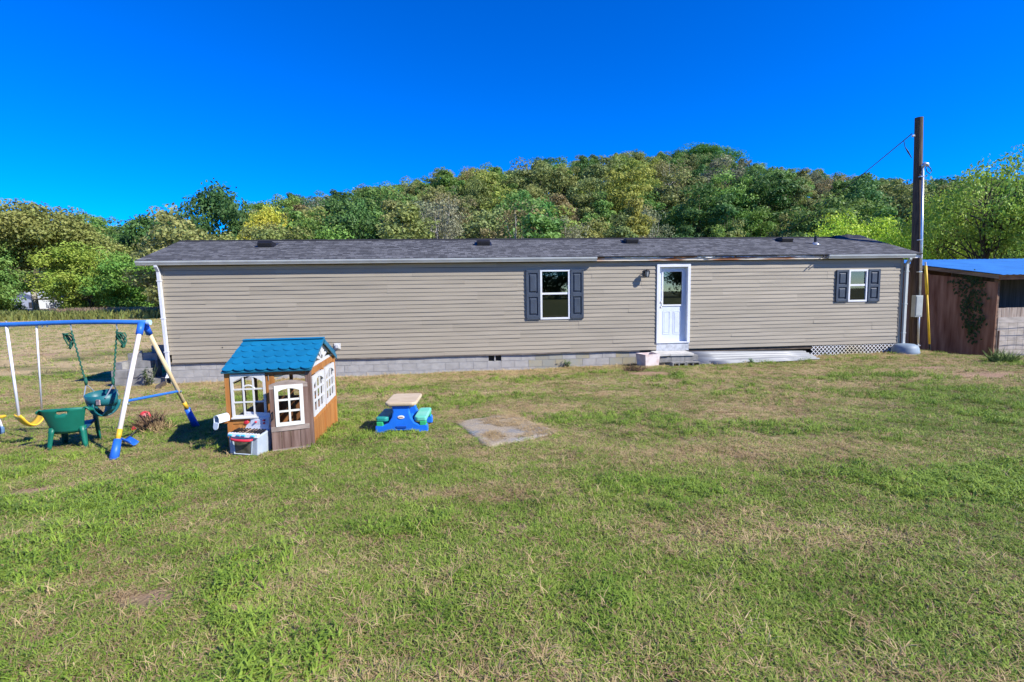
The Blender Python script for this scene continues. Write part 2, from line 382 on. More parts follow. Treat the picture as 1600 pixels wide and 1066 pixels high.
# roof: courses of shingles as real steps on two slopes
EZ = 2.745; RY, RZ = HW/2, 3.487; EY = -.175; G0, G1 = -.50, HL+.50
def roof_slope(name, ey, ry):
    m = MB(); n = 18; uv = []
    for k in range(n):
        t0, t1 = k/n, (k+1)/n; th = .011
        y0, y1 = ey+(ry-ey)*t0, ey+(ry-ey)*t1; z0, z1 = EZ+(RZ-EZ)*t0, EZ+(RZ-EZ)*t1
        xs = np.linspace(G0, G1, 25)
        jit = [random.uniform(-.003, .003) for _ in xs]
        m.grid([[(x, y0, z0), (x, y0, z0+th+j), (x, y1, z1+.001)] for x, j in zip(xs, jit)])
    m.grid([[(x, ey, EZ-.02), (x, ry, RZ-.02)] for x in (G0, G1)])
    m.grid([[(x, ey, EZ-.02), (x, ey, EZ+.004)] for x in (G0, G1)])
    for x in (G0, G1): m.add([(x, ey, EZ-.02), (x, ry, RZ-.02), (x, ry, RZ), (x, ey, EZ)], [(0, 1, 2, 3)])
    o = m.build(name, SHINGLE, home)
    ul = o.data.uv_layers.new(name='UVMap'); vs = o.data.vertices
    for lp in o.data.loops:
        c_ = vs[lp.vertex_index].co; t = (c_.y-ey)/(ry-ey); ul.data[lp.index].uv = (c_.x, t*18*.14 + .002)
    return o
front_roof = roof_slope('roof_slope', EY, RY); roof_slope('roof_slope', HW-EY, RY)
ridge = MB()
xs = np.linspace(G0, G1, 70)
ridge.grid([[(x, RY-.14, RZ-.035+random.uniform(0, .006)), (x, RY, RZ+.018+random.uniform(0, .008)), (x, RY+.14, RZ-.035)] for x in xs]).build('ridge_cap', SHINGLE, home)
# loose felt along the ridge at the right end
s0 = on_wall(1300, 373, RY)[0]; s1 = on_wall(1348, 373, RY)[0]
MB().grid([[(x, RY-.2, RZ-.055), (x, RY-.05, RZ+.03+.05*math.sin(3.1*t)+.012*math.sin(17*t)), (x, RY+.1, RZ+.02)] for t in np.linspace(0, 1, 12) for x in (s0+(s1-s0)*t,)]).build('loose_ridge_flashing', BLACK, home, solid=.012)
MB().box(G0+.02, G1-.02, -.10, -.0, WH+.02, WH+.035).build('soffit', SOFF, home)
MB().box(G0+.02, G1-.02, HW, HW+.15, WH+.02, WH+.035).build('soffit', SOFF, home)
MB().box(G0+.02, G1-.02, HW+.15, HW+.17, WH+.02, EZ-.025).build('fascia', FASC, home)
for x in (G0, G1-.03):
    MB().prism([(EY, EZ-.13), (RY, RZ-.13), (HW-EY, EZ-.13), (HW-EY, EZ-.025), (RY, RZ-.025), (EY, EZ-.025)], x+.003, x+.027, 'x').build('bargeboard', TRIM, home)
gs0 = on_wall(210, 409, -.24)[0]; gs1 = on_wall(933.5, 404, -.24)[0]; gs2 = on_wall(1296, 402, -.24)[0]; gs3 = on_wall(1432, 396, -.24)[0]
def gutter(a, b_):
    prof = [(-.125, 2.735), (-.125, 2.622), (-.205, 2.622), (-.212, 2.640), (-.240, 2.690), (-.246, 2.728), (-.232, 2.732), (-.232, 2.722), (-.226, 2.690), (-.198, 2.636), (-.132, 2.636), (-.132, 2.735)]
    m = MB().prism(prof, a, b_, 'x'); m.prism([p for p in prof[:6]], a, a+.004, 'x'); m.prism([p for p in prof[:6]], b_-.004, b_, 'x')
    return m
g1 = gutter(gs0, gs1).build('gutter', GUTTER, home); g2 = gutter(gs2, gs3).build('gutter', GUTTER, home)
MB().box(G0+.02, gs1+.02, -.12, -.10, WH+.02, EZ-.025).build('fascia', TRIM, home)
MB().box(gs2-.02, G1-.02, -.12, -.10, WH+.02, EZ-.025).build('fascia', TRIM, home)
# stripped stretch: bare fascia with torn flashing
n = 60; P = []
for i in range(n+1):
    s_ = gs1+.02+(gs2-gs1-.04)*i/n; w = .012*math.sin(i*.7)+random.uniform(-.006, .006)
    P.append([(s_, -.10, WH+.018), (s_, -.118+w*.2, WH+.016+abs(w)*.3), (s_, -.121, EZ-.055+w*.5), (s_, -.112, EZ-.028)])
MB().grid(P).build('torn_fascia_board', FASC, home, solid=.008)
STRIPW = mat('bent_flashing', (.72, .72, .70), .5, .2, 5); STRIPG = mat('bent_drip_edge', (.22, .27, .33), .4, .25, 5, metal=.3); RUST = mat('rust', (.30, .11, .04), .9, .3, 8)
random.seed(12)
for i in range(13):
    s_ = gs1+.1+(gs2-gs1-.5)*(i+random.random()*.6)/13; ln = random.uniform(.3, .95); mt = random.choice([STRIPW, STRIPG, STRIPG, RUST, STRIPW])
    P = []
    for t in np.linspace(0, 1, 9):
        d = random.uniform(-.012, .012); bow = .03*math.sin(math.pi*t)*random.uniform(.2, 1)
        P.append([(s_+ln*t, -.135-bow, EZ-.045+d-bow*.4), (s_+ln*t, -.13-bow*.6, EZ-.012+d*.4)])
    MB().grid(P).build('torn_flashing', mt, home, solid=.003)
bs = on_wall(1287, 402, -.2)[0]
MB().tube([(bs+.05, -.13, EZ-.03), (bs, -.22, EZ-.035), (bs-.06, -.28, EZ-.07), (bs-.10, -.27, EZ-.11)], .016, 6).tube([(bs+.16, -.13, EZ-.03), (bs+.09, -.25, EZ-.045), (bs+.02, -.25, EZ-.1)], .013, 6).build('bent_gutter_hanger', BLACK, home)
# roof vents and plumbing pipe
def on_roof(u, v):
    d = ray(u, v); sl_ = (RZ-EZ)/(RY-EY); nrm = np.array([HN[0]*-sl_, HN[1]*-sl_, 1.]); p0 = HO + HN*EY + np.array([0, 0, EZ]); C = np.array([0, 0, CAMZ])
    t = ((p0-C) @ nrm)/(d @ nrm); P = C+d*t; return float((P-HO) @ HU), float((P-HO) @ HN), float(P[2]-HZ)
sl_a = math.atan((RZ-EZ)/(RY-EY))
for (u, v) in ((417, 384.5), (755, 382), (985, 379), (1225, 377)):
    s_, y, z = on_roof(u, v); T = Matrix.Translation((s_, y, z)) @ Matrix.Rotation(sl_a, 4, 'X')
    m = MB(); m.box(-.26, .26, -.22, .30, 0, .012, T)
    m.prism([(-.18, .012), (-.18, .13), (-.10, .165), (.22, .03), (.22, .012)], -.2, .2, 'x', T)
    o = m.build('roof_vent', BLACK, home, .01)
    lv = MB()
    for k in range(3): lv.box(-.185, .185, -.192, -.18, .03+k*.032, .045+k*.032, T)
    lv.build('vent_louvre', mat('vent_louvre', (.03, .03, .033), .5, .1), o)
s_, y, z = on_roof(1274, 381.5)
o = MB().tube([(s_, y, z-.05), (s_, y, z+.26)], .045, 12).build('vent_pipe', BLACK, home)
MB().lathe([(.16, 0), (.10, .03), (.055, .09), (.05, .09)], 14, (s_, y+.0, z-.03), None).build('pipe_flashing', GALV, o, smooth=True)
# windows with shutters
def window(rc, band):
    s0, s1, z0, z1 = rc; zm = z0+(z1-z0)*.52; f = .055
    w = MB(); w.box(s0, s0+f, -.04, .05, z0, z1).box(s1-f, s1, -.04, .05, z0, z1).box(s0+f, s1-f, -.039, .05, z0, z0+f).box(s0+f, s1-f, -.039, .05, z1-f, z1)
    wo_ = w.build('window', TRIM, home, .004)
    MB().box(s0+f, s1-f, -.022, .02, zm-.028, zm+.028).build('sash_rail', TRIM, wo_, .003)
    MB().box(s0+f, s1-f, .008, .014, zm+.028, z1-f).build('pane', GLASS, wo_)
    MB().box(s0+f, s1-f, -.008, -.002, z0+f, zm-.028).build('pane', GLASS, wo_)
    m = MB(); m.box(s0+f+.02, s1-f-.02, .06, .075, z1-f-.02-band*(z1-z0), z1-f)  # teal strip behind the top of the upper pane
    m.build('window_band', mat('teal_band', (.10, .34, .28), .7, .1), wo_)
    return wo_
w1 = window(WIN1, .07); w2 = window(WIN2, .22)
def shutter(rc):
    s0, s1, z0, z1 = rc; w = s1-s0; h = z1-z0; st = w*.17; y0, y1 = -.060, -.021
    m = MB(); m.box(s0, s0+st, y0, y1, z0, z1).box(s1-st, s1, y0, y1, z0, z1)
    rails = [(z0, z0+h*.085), (z0+h*.455, z0+h*.535), (z1-h*.065, z1)]
    for a, b_ in rails: m.box(s0+st, s1-st, y0+.001, y1, a, b_)
    o = m.build('shutter', SHUT, home, .004)
    for a, b_ in ((rails[0][1], rails[1][0]), (rails[1][1], rails[2][0])):
        p = MB(); p.box(s0+st, s1-st, -.030, -.022, a, b_)
        i0, i1, j0, j1 = s0+st+.025, s1-st-.025, a+.03, b_-.03; e = .028
        p.add([(i0, -.031, j0), (i1, -.031, j0), (i1, -.031, j1), (i0, -.031, j1), (i0+e, -.055, j0+e), (i1-e, -.055, j0+e), (i1-e, -.055, j1-e), (i0+e, -.055, j1-e)],
              [(0, 1, 5, 4), (1, 2, 6, 5), (2, 3, 7, 6), (3, 0, 4, 7), (4, 5, 6, 7)])
        p.build('raised_panel', SHUT, o)
    for x in (s0+.03, s1-.03):
        for z in (z0+.03, z1-.03): MB().box(x-.008, x+.008, y0-.004, y0, z-.008, z+.008).build('screw', BLACK, o)
for rc in (SH1L, SH1R, SH2L, SH2R): shutter(rc)
# door
s0, s1, z0, z1 = DOOR; f = .085
fr = MB(); fr.box(s0, s0+f, -.05, .13, z0, z1).box(s1-f, s1, -.05, .13, z0, z1).box(s0+f, s1-f, -.049, .13, z1-f, z1).box(s0+f, s1-f, -.045, .13, z0, z0+.035)
FR = fr.build('door_frame', TRIM, home, .005)
a0, a1, b0, b1 = s0+f+.003, s1-f-.003, z0+.038, z1-f-.003; dw = a1-a0; dh = b1-b0; DY = .075
gx0, gx1, gz0, gz1 = a0+dw*.16, a1-dw*.14, b0+dh*.495, b0+dh*.945
dm = MB(); dm.box(a0, gx0, DY, DY+.045, b0, b1).box(gx1, a1, DY, DY+.045, b0, b1).box(gx0, gx1, DY, DY+.045, b0, gz0).box(gx0, gx1, DY, DY+.045, gz1, b1)
DOORM = mat('door_paint', (.60, .65, .72), .4, .05, 5)
DO = dm.build('door', DOORM, home)
e = .035; q = MB(); q.box(gx0-e, gx0+.012, DY-.018, DY, gz0-e, gz1+e).box(gx1-.012, gx1+e, DY-.018, DY, gz0-e, gz1+e).box(gx0+.012, gx1-.012, DY-.018, DY, gz0-e, gz0+.012).box(gx0+.012, gx1-.012, DY-.018, DY, gz1-.012, gz1+e)
q.build('glass_frame', TRIM, DO, .005)
MB().box(gx0+.012, gx1-.012, DY+.01, DY+.018, gz0+.012, gz1-.012).build('pane', GLASS, DO)
for k in (0, 1):
    p0 = a0+dw*(.17+.38*k); p1 = p0+dw*.26; q0_, q1_ = b0+dh*.10, b0+dh*.41; m = MB(); r_ = .018
    for o_ in ((p0, p0+r_, q0_, q1_), (p1-r_, p1, q0_, q1_), (p0+r_, p1-r_, q0_, q0_+r_), (p0+r_, p1-r_, q1_-r_, q1_)): m.box(o_[0], o_[1], DY-.008, DY, o_[2], o_[3])
    m.box(p0+.045, p1-.045, DY-.006, DY, q0_+.045, q1_-.045)
    m.build('door_panel', DOORM, DO, .004)
BRASS = mat('satin_nickel', (.45, .43, .40), .3, .05, metal=.9)
for zz, rr in ((b0+dh*.465, .03), (b0+dh*.53, .026)):
    T = Matrix.Translation((a0+.06, DY, zz)) @ Matrix.Rotation(R(90), 4, 'X')
    MB().lathe([(.032, 0), (.032, .008), (.012, .012), (.012, .035), (rr, .045), (rr, .065), (rr*.6, .075)], 14, M=T).build('door_knob' if rr == .03 else 'deadbolt', BRASS, DO, smooth=True)
MB().box(s0+.01, s1-.01, -.02, .10, min(DZB, z0-.15)-.02, z0-.002).build('sill_board', mat('grey_sill', (.42, .44, .46), .8, .2, 10), home)
# porch lamp left of the door
ls, lz = on_wall(1008, 427); lamp = thing('wall_lamp', 'small black lantern fixed on the siding left of the white door', 'lamp', tuple(HO+HU*ls+HN*-.02+np.array([0, 0, lz])), YAW)
MB().box(-.06, .06, -.025, .0, -.09, .09).build('backplate', BLACK, lamp, .006)
MB().tube([(0, -.02, .03), (0, -.10, .10), (0, -.16, .10), (0, -.16, .06)], .012, 6).build('arm', BLACK, lamp)
m = MB(); T = Matrix.Translation((0, -.16, -.12))
m.lathe([(.085, .17), (.06, .2), (.012, .23)], 6, M=T); m.lathe([(.05, .0), (.05, .012)], 6, M=T)
for k in range(6): an = k*math.pi/3; m.tube([(.05*math.cos(an), -.16+.05*math.sin(an), -.11), (.075*math.cos(an), -.16+.075*math.sin(an), .05)], .006, 4)
m.build('lantern_cage', BLACK, lamp)
MB().lathe([(.045, .014), (.068, .165)], 6, M=T).build('lantern_glass', mat('lamp_glass', (.35, .37, .36), .2, .1), lamp)
# outdoor outlet box
os_, oz = on_wall(527.5, 541)
ob = MB().box(os_-.09, os_+.09, -.035, -.015, oz-.085, oz+.085).build('outlet_plate', mat('pale_box', (.55, .55, .53), .6), home, .006)
MB().box(os_-.045, os_+.05, -.09, -.035, oz-.05, oz+.045).build('outlet_cover', mat('outlet_grey', (.45, .46, .47), .5), ob, .01)
hs_, hz_ = on_wall(348, 543); MB().box(hs_-.012, hs_+.012, -.022, -.016, hz_-.012, hz_+.012).build('nail_hole', BLACK, home)
# downspouts
def downspout(u0, v0, u1, v1, mt, out):
    p0 = on_wall(u0, v0, -.07); p1 = on_wall(u1, v1, -.07); w = .042
    m = MB(); x0_, zt, x1_, zb_ = p0[0], 2.42, p1[0], p1[1]
    def sec(x, y, z): return [(x-w, y-.035, z), (x+w, y-.035, z), (x+w, y+.035, z), (x-w, y+.035, z)]
    rings = [sec(x0_, -.17, 2.63), sec(x0_, -.165, 2.57), sec(x0_, -.075, 2.45), sec(x0_, -.07, 2.40), sec(x1_, -.07, zb_+.12), sec(x1_, -.085, zb_+.05), sec(x1_+out*.10, -.17, zb_-.03)]
    vs = [p for r_ in rings for p in r_]; fs = [(i*4+j, i*4+(j+1) % 4, i*4+4+(j+1) % 4, i*4+4+j) for i in range(len(rings)-1) for j in range(4)]
    m.add(vs, fs+[(3, 2, 1, 0), tuple(len(vs)-4+j for j in range(4))])
    o = m.build('downspout', mt, home, .006)
    st = MB()
    for z in (2.2, 1.2, .3):
        xx = x0_+(x1_-x0_)*(2.4-z)/(2.4-zb_); st.box(xx-w-.012, xx+w+.012, -.112, -.03, z, z+.03)
    st.build('strap', mt, o)
downspout(247.5, 425, 264.5, 588, mat('white_downspout', (.58, .60, .64), .45, .08, 4), 0)
downspout(1417.5, 410, 1410.5, 541, mat('patched_downspout', (.44, .48, .46), .6, c2=(.42, .44, .42), scale=3, lo=.45, hi=.6), 0)
# foundation of laid blocks from the left corner to the door
FEND = on_wall(1000, 560)[0]
v0, _ = on_wall(764.5, 559, .03)
fo = MB().box(.03, v0-.045, .045, .20, -.95, -.004).box(v0+.375, FEND, .045, .20, -.95, -.004).box(v0-.045, v0+.375, .046, .19, -.95, -.21).build('foundation', MORTAR, home)
bm = MB().box(0, .392, 0, .06, 0, .19).mesh('block', BLOCK); hb = MB().box(0, .19, 0, .06, 0, .19).mesh('half_block', BLOCK)
v0, _ = on_wall(764.5, 559, .03)
STAIN = mat('stained_block', (.28, .28, .24), .9, c2=(.33, .28, .16), scale=2.2, lo=.4, hi=.7, bump=.25, rnd=.07, bscale=90); sbm = MB().box(0, .392, 0, .06, 0, .19).mesh('stained_block', STAIN)
for rw in range(4):
    x = .03 - (.2 if rw % 2 else 0)
    while x < FEND-.1:
        zb_ = -.205-rw*.2
        gg = gz(*house_xy(x+.2, 0))-HZ
        if zb_+.2 > gg-.08 and not (rw == 0 and v0-.38 < x < v0+.36):
            if x < .03: inst('block', hb, fo, (.03, (.038)+random.uniform(-.002, .002), zb_))
            else: inst('block', sbm if (x > 9.6 and random.random() < .8) else bm, fo, (x, (.038)+random.uniform(-.002, .002), zb_))
        x += .402
vt = MB(); vt.box(v0+.145, v0+.185, .034, .13, -.205, -.012); vt.box(v0-.40, v0-.02, .034, .13, -.205, -.012); vt.box(v0+.35, v0+.72, .034, .13, -.205, -.012)
vo = vt.build('vent_block', BLOCK, fo)
vd = MB(); vd.box(v0-.02, v0+.145, .12, .128, -.205, -.012); vd.box(v0+.185, v0+.35, .12, .128, -.205, -.012); vd.build('vent_hole_shade', BLACK, vo)  # black plates stand for the shade inside the vent openings
# bottom starter strip hanging loose in places
P = []
for s_ in np.linspace(.05, FEND, 60): P.append([(s_, -.006, .006), (s_, -.012+random.uniform(-.004, .004), -.018-.018*float(vnoise(s_*.9, 0, 77)))])
MB().grid(P).build('starter_strip', mat('starter_strip', (.16, .13, .11), .7, .3, 4), home, solid=.003)
# right of the door the house stands on piers; dark crawl space behind
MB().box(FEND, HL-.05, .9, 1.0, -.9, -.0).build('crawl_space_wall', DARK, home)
MB().box(FEND, HL-.05, .03, .12, -.11, -.002).build('rim_joist', mat('old_joist', (.11, .085, .06), .9, .3, 6, stretch=(1, 4, 4)), home)
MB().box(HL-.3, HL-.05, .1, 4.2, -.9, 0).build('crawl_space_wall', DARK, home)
MB().box(.05, .2, .2, HW-.1, -.95, -.004).build('crawl_space_wall', MORTAR, home)
# lattice skirting at the right
l0 = on_wall(1266, 545)[0]; l1 = on_wall(1401, 545)[0]; m = MB(); zt, zb_ = -.02, -.33; hgt = zt-zb_; sp = .125; w = .0195
def strip(x, dirn, y):
    pts = [(x, zb_), (x+dirn*hgt, zt)]
    a_, c_ = pts
    if min(a_[0], c_[0]) < l0-.0 or max(a_[0], c_[0]) > l1:
        def clip(p, q):
            out = []
            for (px_, pz) in (p, q):
                xx = min(max(px_, l0), l1); t = 0 if q[0] == p[0] else (xx-p[0])/(q[0]-p[0]); out.append((xx, p[1]+(q[1]-p[1])*t))
            return out
        if max(a_[0], c_[0]) <= l0 or min(a_[0], c_[0]) >= l1: return
        a_, c_ = clip(a_, c_)
    dx = w*.62
    m.add([(a_[0]-dx, y, a_[1]), (a_[0]+dx, y, a_[1]), (c_[0]+dx, y, c_[1]), (c_[0]-dx, y, c_[1]), (a_[0]-dx, y+.006, a_[1]), (a_[0]+dx, y+.006, a_[1]), (c_[0]+dx, y+.006, c_[1]), (c_[0]-dx, y+.006, c_[1])],
          [(0, 1, 2, 3), (7, 6, 5, 4), (0, 4, 5, 1), (2, 6, 7, 3), (0, 3, 7, 4), (1, 5, 6, 2)])
x = l0-hgt
while x < l1+hgt: strip(x, 1, -.052); strip(x+.03, -1, -.045); x += sp
kind(m.build('lattice_skirting', mat('lattice_vinyl', (.76, .77, .76), .5, c2=(.72, .66, .48), scale=1.0, lo=.5, hi=.7), home), 'stuff')

# ------------------------------------------------------------------ things round the house
def wpt(s_, n_, z_=None):
    x, y = house_xy(s_, n_); return (x, y, gz(x, y) if z_ is None else z_)
PLAIN_BLOCK = mat('grey_block', (.235, .23, .215), .92, .2, 7, bump=.3, rnd=.1, bscale=80)
def cinder(holes=True):                               # 0.39 x 0.19 x 0.19, cores along z
    m = MB(); L_, W_, H_ = .195, .095, .19
    if not holes: return m.box(-L_, L_, -W_, W_, 0, H_).mesh('block', PLAIN_BLOCK)
    m.box(-L_, L_, -W_, -W_+.03, 0, H_).box(-L_, L_, W_-.03, W_, 0, H_)
    for x in (-L_, -.016, L_-.032): m.box(x, x+.032, -W_+.03, W_-.03, .001, H_-.001)
    return m.mesh('block', PLAIN_BLOCK)
CIN = cinder(); SOL = cinder(False)
# stacked block stairs at the left end of the house
bp0 = on_ground(186, 612)
SB = thing('block_stairs', 'grey concrete blocks stacked into steps at the left end of the house', 'steps', wpt(-1.34, .04), YAW)
random.seed(5)
def lay(xs, n, z, solid=True):
    for x in xs: inst('block', SOL if solid else CIN, SB, (x+random.uniform(-.012, .012), n+random.uniform(-.012, .012), z), (0, 0, random.uniform(-.05, .05)))
for n in (-.1, .12, .34, .56):
    for k in range(3): lay([.2+.4*i for i in range(2)], n, -.12+k*.192)
for n in (.12, .34, .56, .78): lay([.95], n, -.2); lay([1.0], n, -.01)
for n in (.34, .56): lay([.17, .56] if n < .5 else [.2, .6], n, .456)
lay([.24, .62], .56, .648); lay([.7], .78, .456); lay([.7], .78, .648); lay([.74], .80, .84)
inst('block', CIN, SB, (.07, .26, .456), (0, 0, R(80)))
inst('brick', MB().box(-.1, .1, -.05, .05, 0, .065).mesh('brick', mat('tan_brick', (.50, .42, .30), .9, .15)), SB, (.26, .56, .84), (0, 0, .2))
# brush of dead twigs behind the stairs
def brush(name, label, cat, c, rad, h, n, col, lean=(0, 0), seed=1, wid=.004):
    r_ = random.Random(seed); m = MB()
    for i in range(n):
        a = r_.uniform(0, 6.283); rr = rad*math.sqrt(r_.random()); b0_ = np.array([rr*math.cos(a)*.6, rr*math.sin(a)*.6, 0]); d = np.array([r_.gauss(lean[0], .5), r_.gauss(lean[1], .5), r_.uniform(.35, 1.2)]); d = d/np.linalg.norm(d)*h*r_.uniform(.4, 1.1)
        mid_ = b0_+d*.5+np.array([r_.gauss(0, .05), r_.gauss(0, .05), .04])*h; e_ = b0_+d; w = wid*r_.uniform(.6, 1.6); sd = np.cross(d, [r_.gauss(0, 1), r_.gauss(0, 1), .3]); sd = sd/(np.linalg.norm(sd)+1e-9)*w
        m.add([b0_-sd, b0_+sd, mid_+sd, mid_-sd, e_], [(0, 1, 2, 3), (3, 2, 4)])
    o = m.build(name, col, None); o.location = c; tag(o, label, cat); return o
TWIG = mat('dead_twig', (.20, .10, .065), .9, .4, 6); HAY = mat('hay', (.36, .26, .13), .9, .35, 5); DKHAY = mat('dark_hay', (.17, .105, .06), .9, .4, 5)
p = wpt(-1.15, 1.9); brush('dead_branch', 'reddish brown dead branches lying behind the block stairs', 'branch', (p[0], p[1], p[2]+.55), .5, .6, 260, TWIG, (-.9, .2), 3, .007)
# dark drain pipe under the left downspout
p0 = on_ground(246, 609); p1 = np.array(wpt(-.05, -.12)); p1[2] = HZ-.52
o = MB().prism([(-.04, -.05), (.04, -.05), (.04, .05), (-.04, .05)], 0, float(np.linalg.norm(p1-p0)), 'y').build('drain_pipe', mat('brown_pipe', (.07, .055, .045), .6, .2), None, .01)
o.location = p0+np.array([0, 0, .05]); o.rotation_euler = Vector(p1-p0-np.array([0, 0, .05])).to_track_quat('Y', 'Z').to_euler(); tag(o, 'short dark brown drain pipe slanting down from the white downspout', 'pipe')
# broadleaf weed beside the stairs
def weed(name, label, loc, h, n, leafl, col, seed, spread=.5):
    r_ = random.Random(seed); t = thing(name, label, 'plant', loc); st = MB(); lf = MB()
    for i in range(n):
        a = r_.uniform(0, 6.283); tip = np.array([math.cos(a)*h*spread*r_.random(), math.sin(a)*h*spread*r_.random(), h*r_.uniform(.5, 1)]); base = tip*np.array([.15, .15, 0]); md = (base+tip)/2+np.array([r_.gauss(0, .03), r_.gauss(0, .03), .04])*h
        st.tube([base, md, tip], [.006, .005, .002], 4)
        for k in range(7):
            tt = .25+.75*k/6; q = base+(md-base)*2*tt if tt < .5 else md+(tip-md)*(2*tt-1); b_ = r_.uniform(0, 6.283); d = np.array([math.cos(b_), math.sin(b_), r_.uniform(-.3, .5)])*leafl*r_.uniform(.6, 1.2); sd = np.cross(d, [0, 0, 1]); sd = sd/(np.linalg.norm(sd)+1e-9)*leafl*.28
            lf.add([q, q+d*.5+sd, q+d, q+d*.5-sd], [(0, 1, 2), (0, 2, 3)])
    st.build('stem', mat('green_stem', (.10, .12, .04), .8, .2), t); lo = lf.build('foliage', LEAF, t); lo.color = (*col, 1); setlv(lo.data, seed); return t
def setlv(me, seed):
    r_ = np.random.default_rng(seed); n = len(me.polygons)
    for nm in ('lv', 'lh'):
        a_ = me.attributes.new(nm, 'FLOAT', 'FACE'); a_.data.foreach_set('value', r_.random(n).astype(np.float32))
p = wpt(-.35, -.25); weed('broadleaf_weed', 'leafy weed growing between the block stairs and the white downspout', p, .62, 12, .10, (.05, .10, .03), 11)
p = on_ground(886, 575); weed('broadleaf_weed', 'green leafy weed against the stained foundation blocks', tuple(p), .26, 8, .075, (.10, .20, .03), 12)
p = on_ground(606, 584); weed('withered_weed', 'withered weed stems on the foundation near the outlet box', tuple(p), .40, 5, .04, (.10, .09, .05), 13)
p = on_ground(652, 583); weed('withered_weed', 'withered curling weed on the foundation between outlet box and vent', tuple(p), .40, 5, .04, (.10, .09, .05), 14)
p = on_ground(1174, 568); weed('broadleaf_weed', 'small bright green weed in front of the corrugated sheets', tuple(p), .16, 8, .07, (.10, .26, .06), 15)
p = wpt(-.25, 1.3); weed('broadleaf_weed', 'tall weeds behind the left corner of the house', (p[0], p[1], p[2]), 1.5, 10, .12, (.07, .11, .03), 16, .3)

# door steps: slabs on blocks
ds0 = on_wall(1024, 545, -.4)[0]; ds1 = on_wall(1079, 545, -.4)[0]; dz = DZB
ST = thing('door_step', 'grey paving slabs on stacked concrete blocks below the white door', 'steps', wpt(ds0, -.02), YAW)
zb_ = ST.location.z-HZ; top = DZB-zb_-.01; wdt = ds1-ds0
SLAB = mat('pale_slab', (.47, .46, .42), .9, .15, 6, bump=.15, rnd=.06)
o = MB().box(0, wdt*.33, -.62, .0, top-.07, top).build('slab', SLAB, ST, .006); o.rotation_euler = (R(1.5), R(-1.2), 0)
o = MB().box(wdt*.335, wdt, -.60, .0, top-.075, top-.004).build('slab', SLAB, ST, .006); o.rotation_euler = (R(1.2), R(.5), 0)
for i in range(3):
    for j in (0, 1): inst('block', SOL, ST, (.22+i*.37, -.14-j*.24, top-.07-.195), (0, 0, random.uniform(-.03, .03)))
for i in range(3): inst('block', SOL, ST, (.2+i*.4, -.48, top-.1-.17), (0, 0, random.uniform(-.02, .02)))
g0 = top-.07-.195
for i in range(3):
    for j in (0, 1): inst('block', SOL, ST, (.22+i*.36, -.15-j*.25, g0-.195), (0, 0, random.uniform(-.03, .03)))
T_ = (R(90), 0, R(2))
for i in range(2): inst('block', CIN, ST, (.46+i*.42, -.78, .07), (R(90), 0, R(2-4*i)))
inst('block', CIN, ST, (1.42, -.55, .02), (R(90), 0, R(-24)))
# pale pinkish square planter by the steps
p = on_ground(1012, 572)
PL = thing('planter', 'weathered pinkish square planter box standing left of the door step', 'planter', tuple(p), YAW+R(14))
PK = mat('faded_terracotta', (.52, .40, .37), .85, c2=(.62, .57, .55), scale=5, lo=.4, hi=.6, bump=.1)
def frustum(m, b0_, t0_, h, z=0):
    m.add([(sx*b0_, sy*b0_, z) for sx, sy in ((-1, -1), (1, -1), (1, 1), (-1, 1))]+[(sx*t0_, sy*t0_, z+h) for sx, sy in ((-1, -1), (1, -1), (1, 1), (-1, 1))], [(0, 1, 5, 4), (1, 2, 6, 5), (2, 3, 7, 6), (3, 0, 4, 7)])
m = MB(); frustum(m, .215, .245, .36); frustum(m, .185, .215, .36)
m.add([(sx*a, sy*a, .36) for a in (.245, .215) for sx, sy in ((-1, -1), (1, -1), (1, 1), (-1, 1))], [(0, 1, 5, 4), (1, 2, 6, 5), (2, 3, 7, 6), (3, 0, 4, 7)])
m.build('box', PK, PL)
MB().box(-.205, .205, -.205, .205, .20, .22).build('soil', mat('soil', (.10, .07, .05), .95, .3, 20), PL)
p2 = on_ground(990, 580); brush('dry_weeds', 'heap of dry brown weeds in front of the square planter', 'weeds', tuple(p2), .45, .24, 320, DKHAY, (.2, -.3), 8, .004)
# corrugated sheets lying against the wall right of the door
c0 = on_wall(1072, 547, -.15)[0]; c1 = on_wall(1272, 560, -.6)[0]
def corrug(name, label, a_, b_, n0, n1, z_off, amp=.03):
    x0_, x1_ = a_, b_; ns = 64; P = []
    for t in np.linspace(0, 1, 6):
        s_ = x0_+(x1_-x0_)*t; row = []
        for k in range(ns+1):
            f_ = k/ns; n_ = n0+(n1-n0)*f_; X, Y = house_xy(s_, n_); row.append((X, Y, 0))
        za = gz(*house_xy(s_, n0)); zc = gz(*house_xy(s_, n1))
        row = [(X, Y, zc+.04+(max(za, zc)-zc+z_off(t))*k/ns + amp*math.sin(k/ns*2*math.pi*5)) for k, (X, Y, _) in enumerate(row)]
        P.append(row)
    o = MB().grid(P).build(name, mat('corrugated_zinc', (.21, .22, .225), .5, .2, 3, metal=.1, stretch=(.3, 3, 3)), None, smooth=True, solid=.002); return tag(o, label, 'metal sheet')
P_ = None
corrug('corrugated_sheet', 'shiny corrugated metal sheet leaning under the siding right of the door', c0, c1, -.85, -.10, lambda t: .27-.13*t)
corrug('corrugated_sheet', 'lower corrugated metal sheet edge slipping out under the leaning one', c0+.45, c1-.55, -.98, -.35, lambda t: .05)
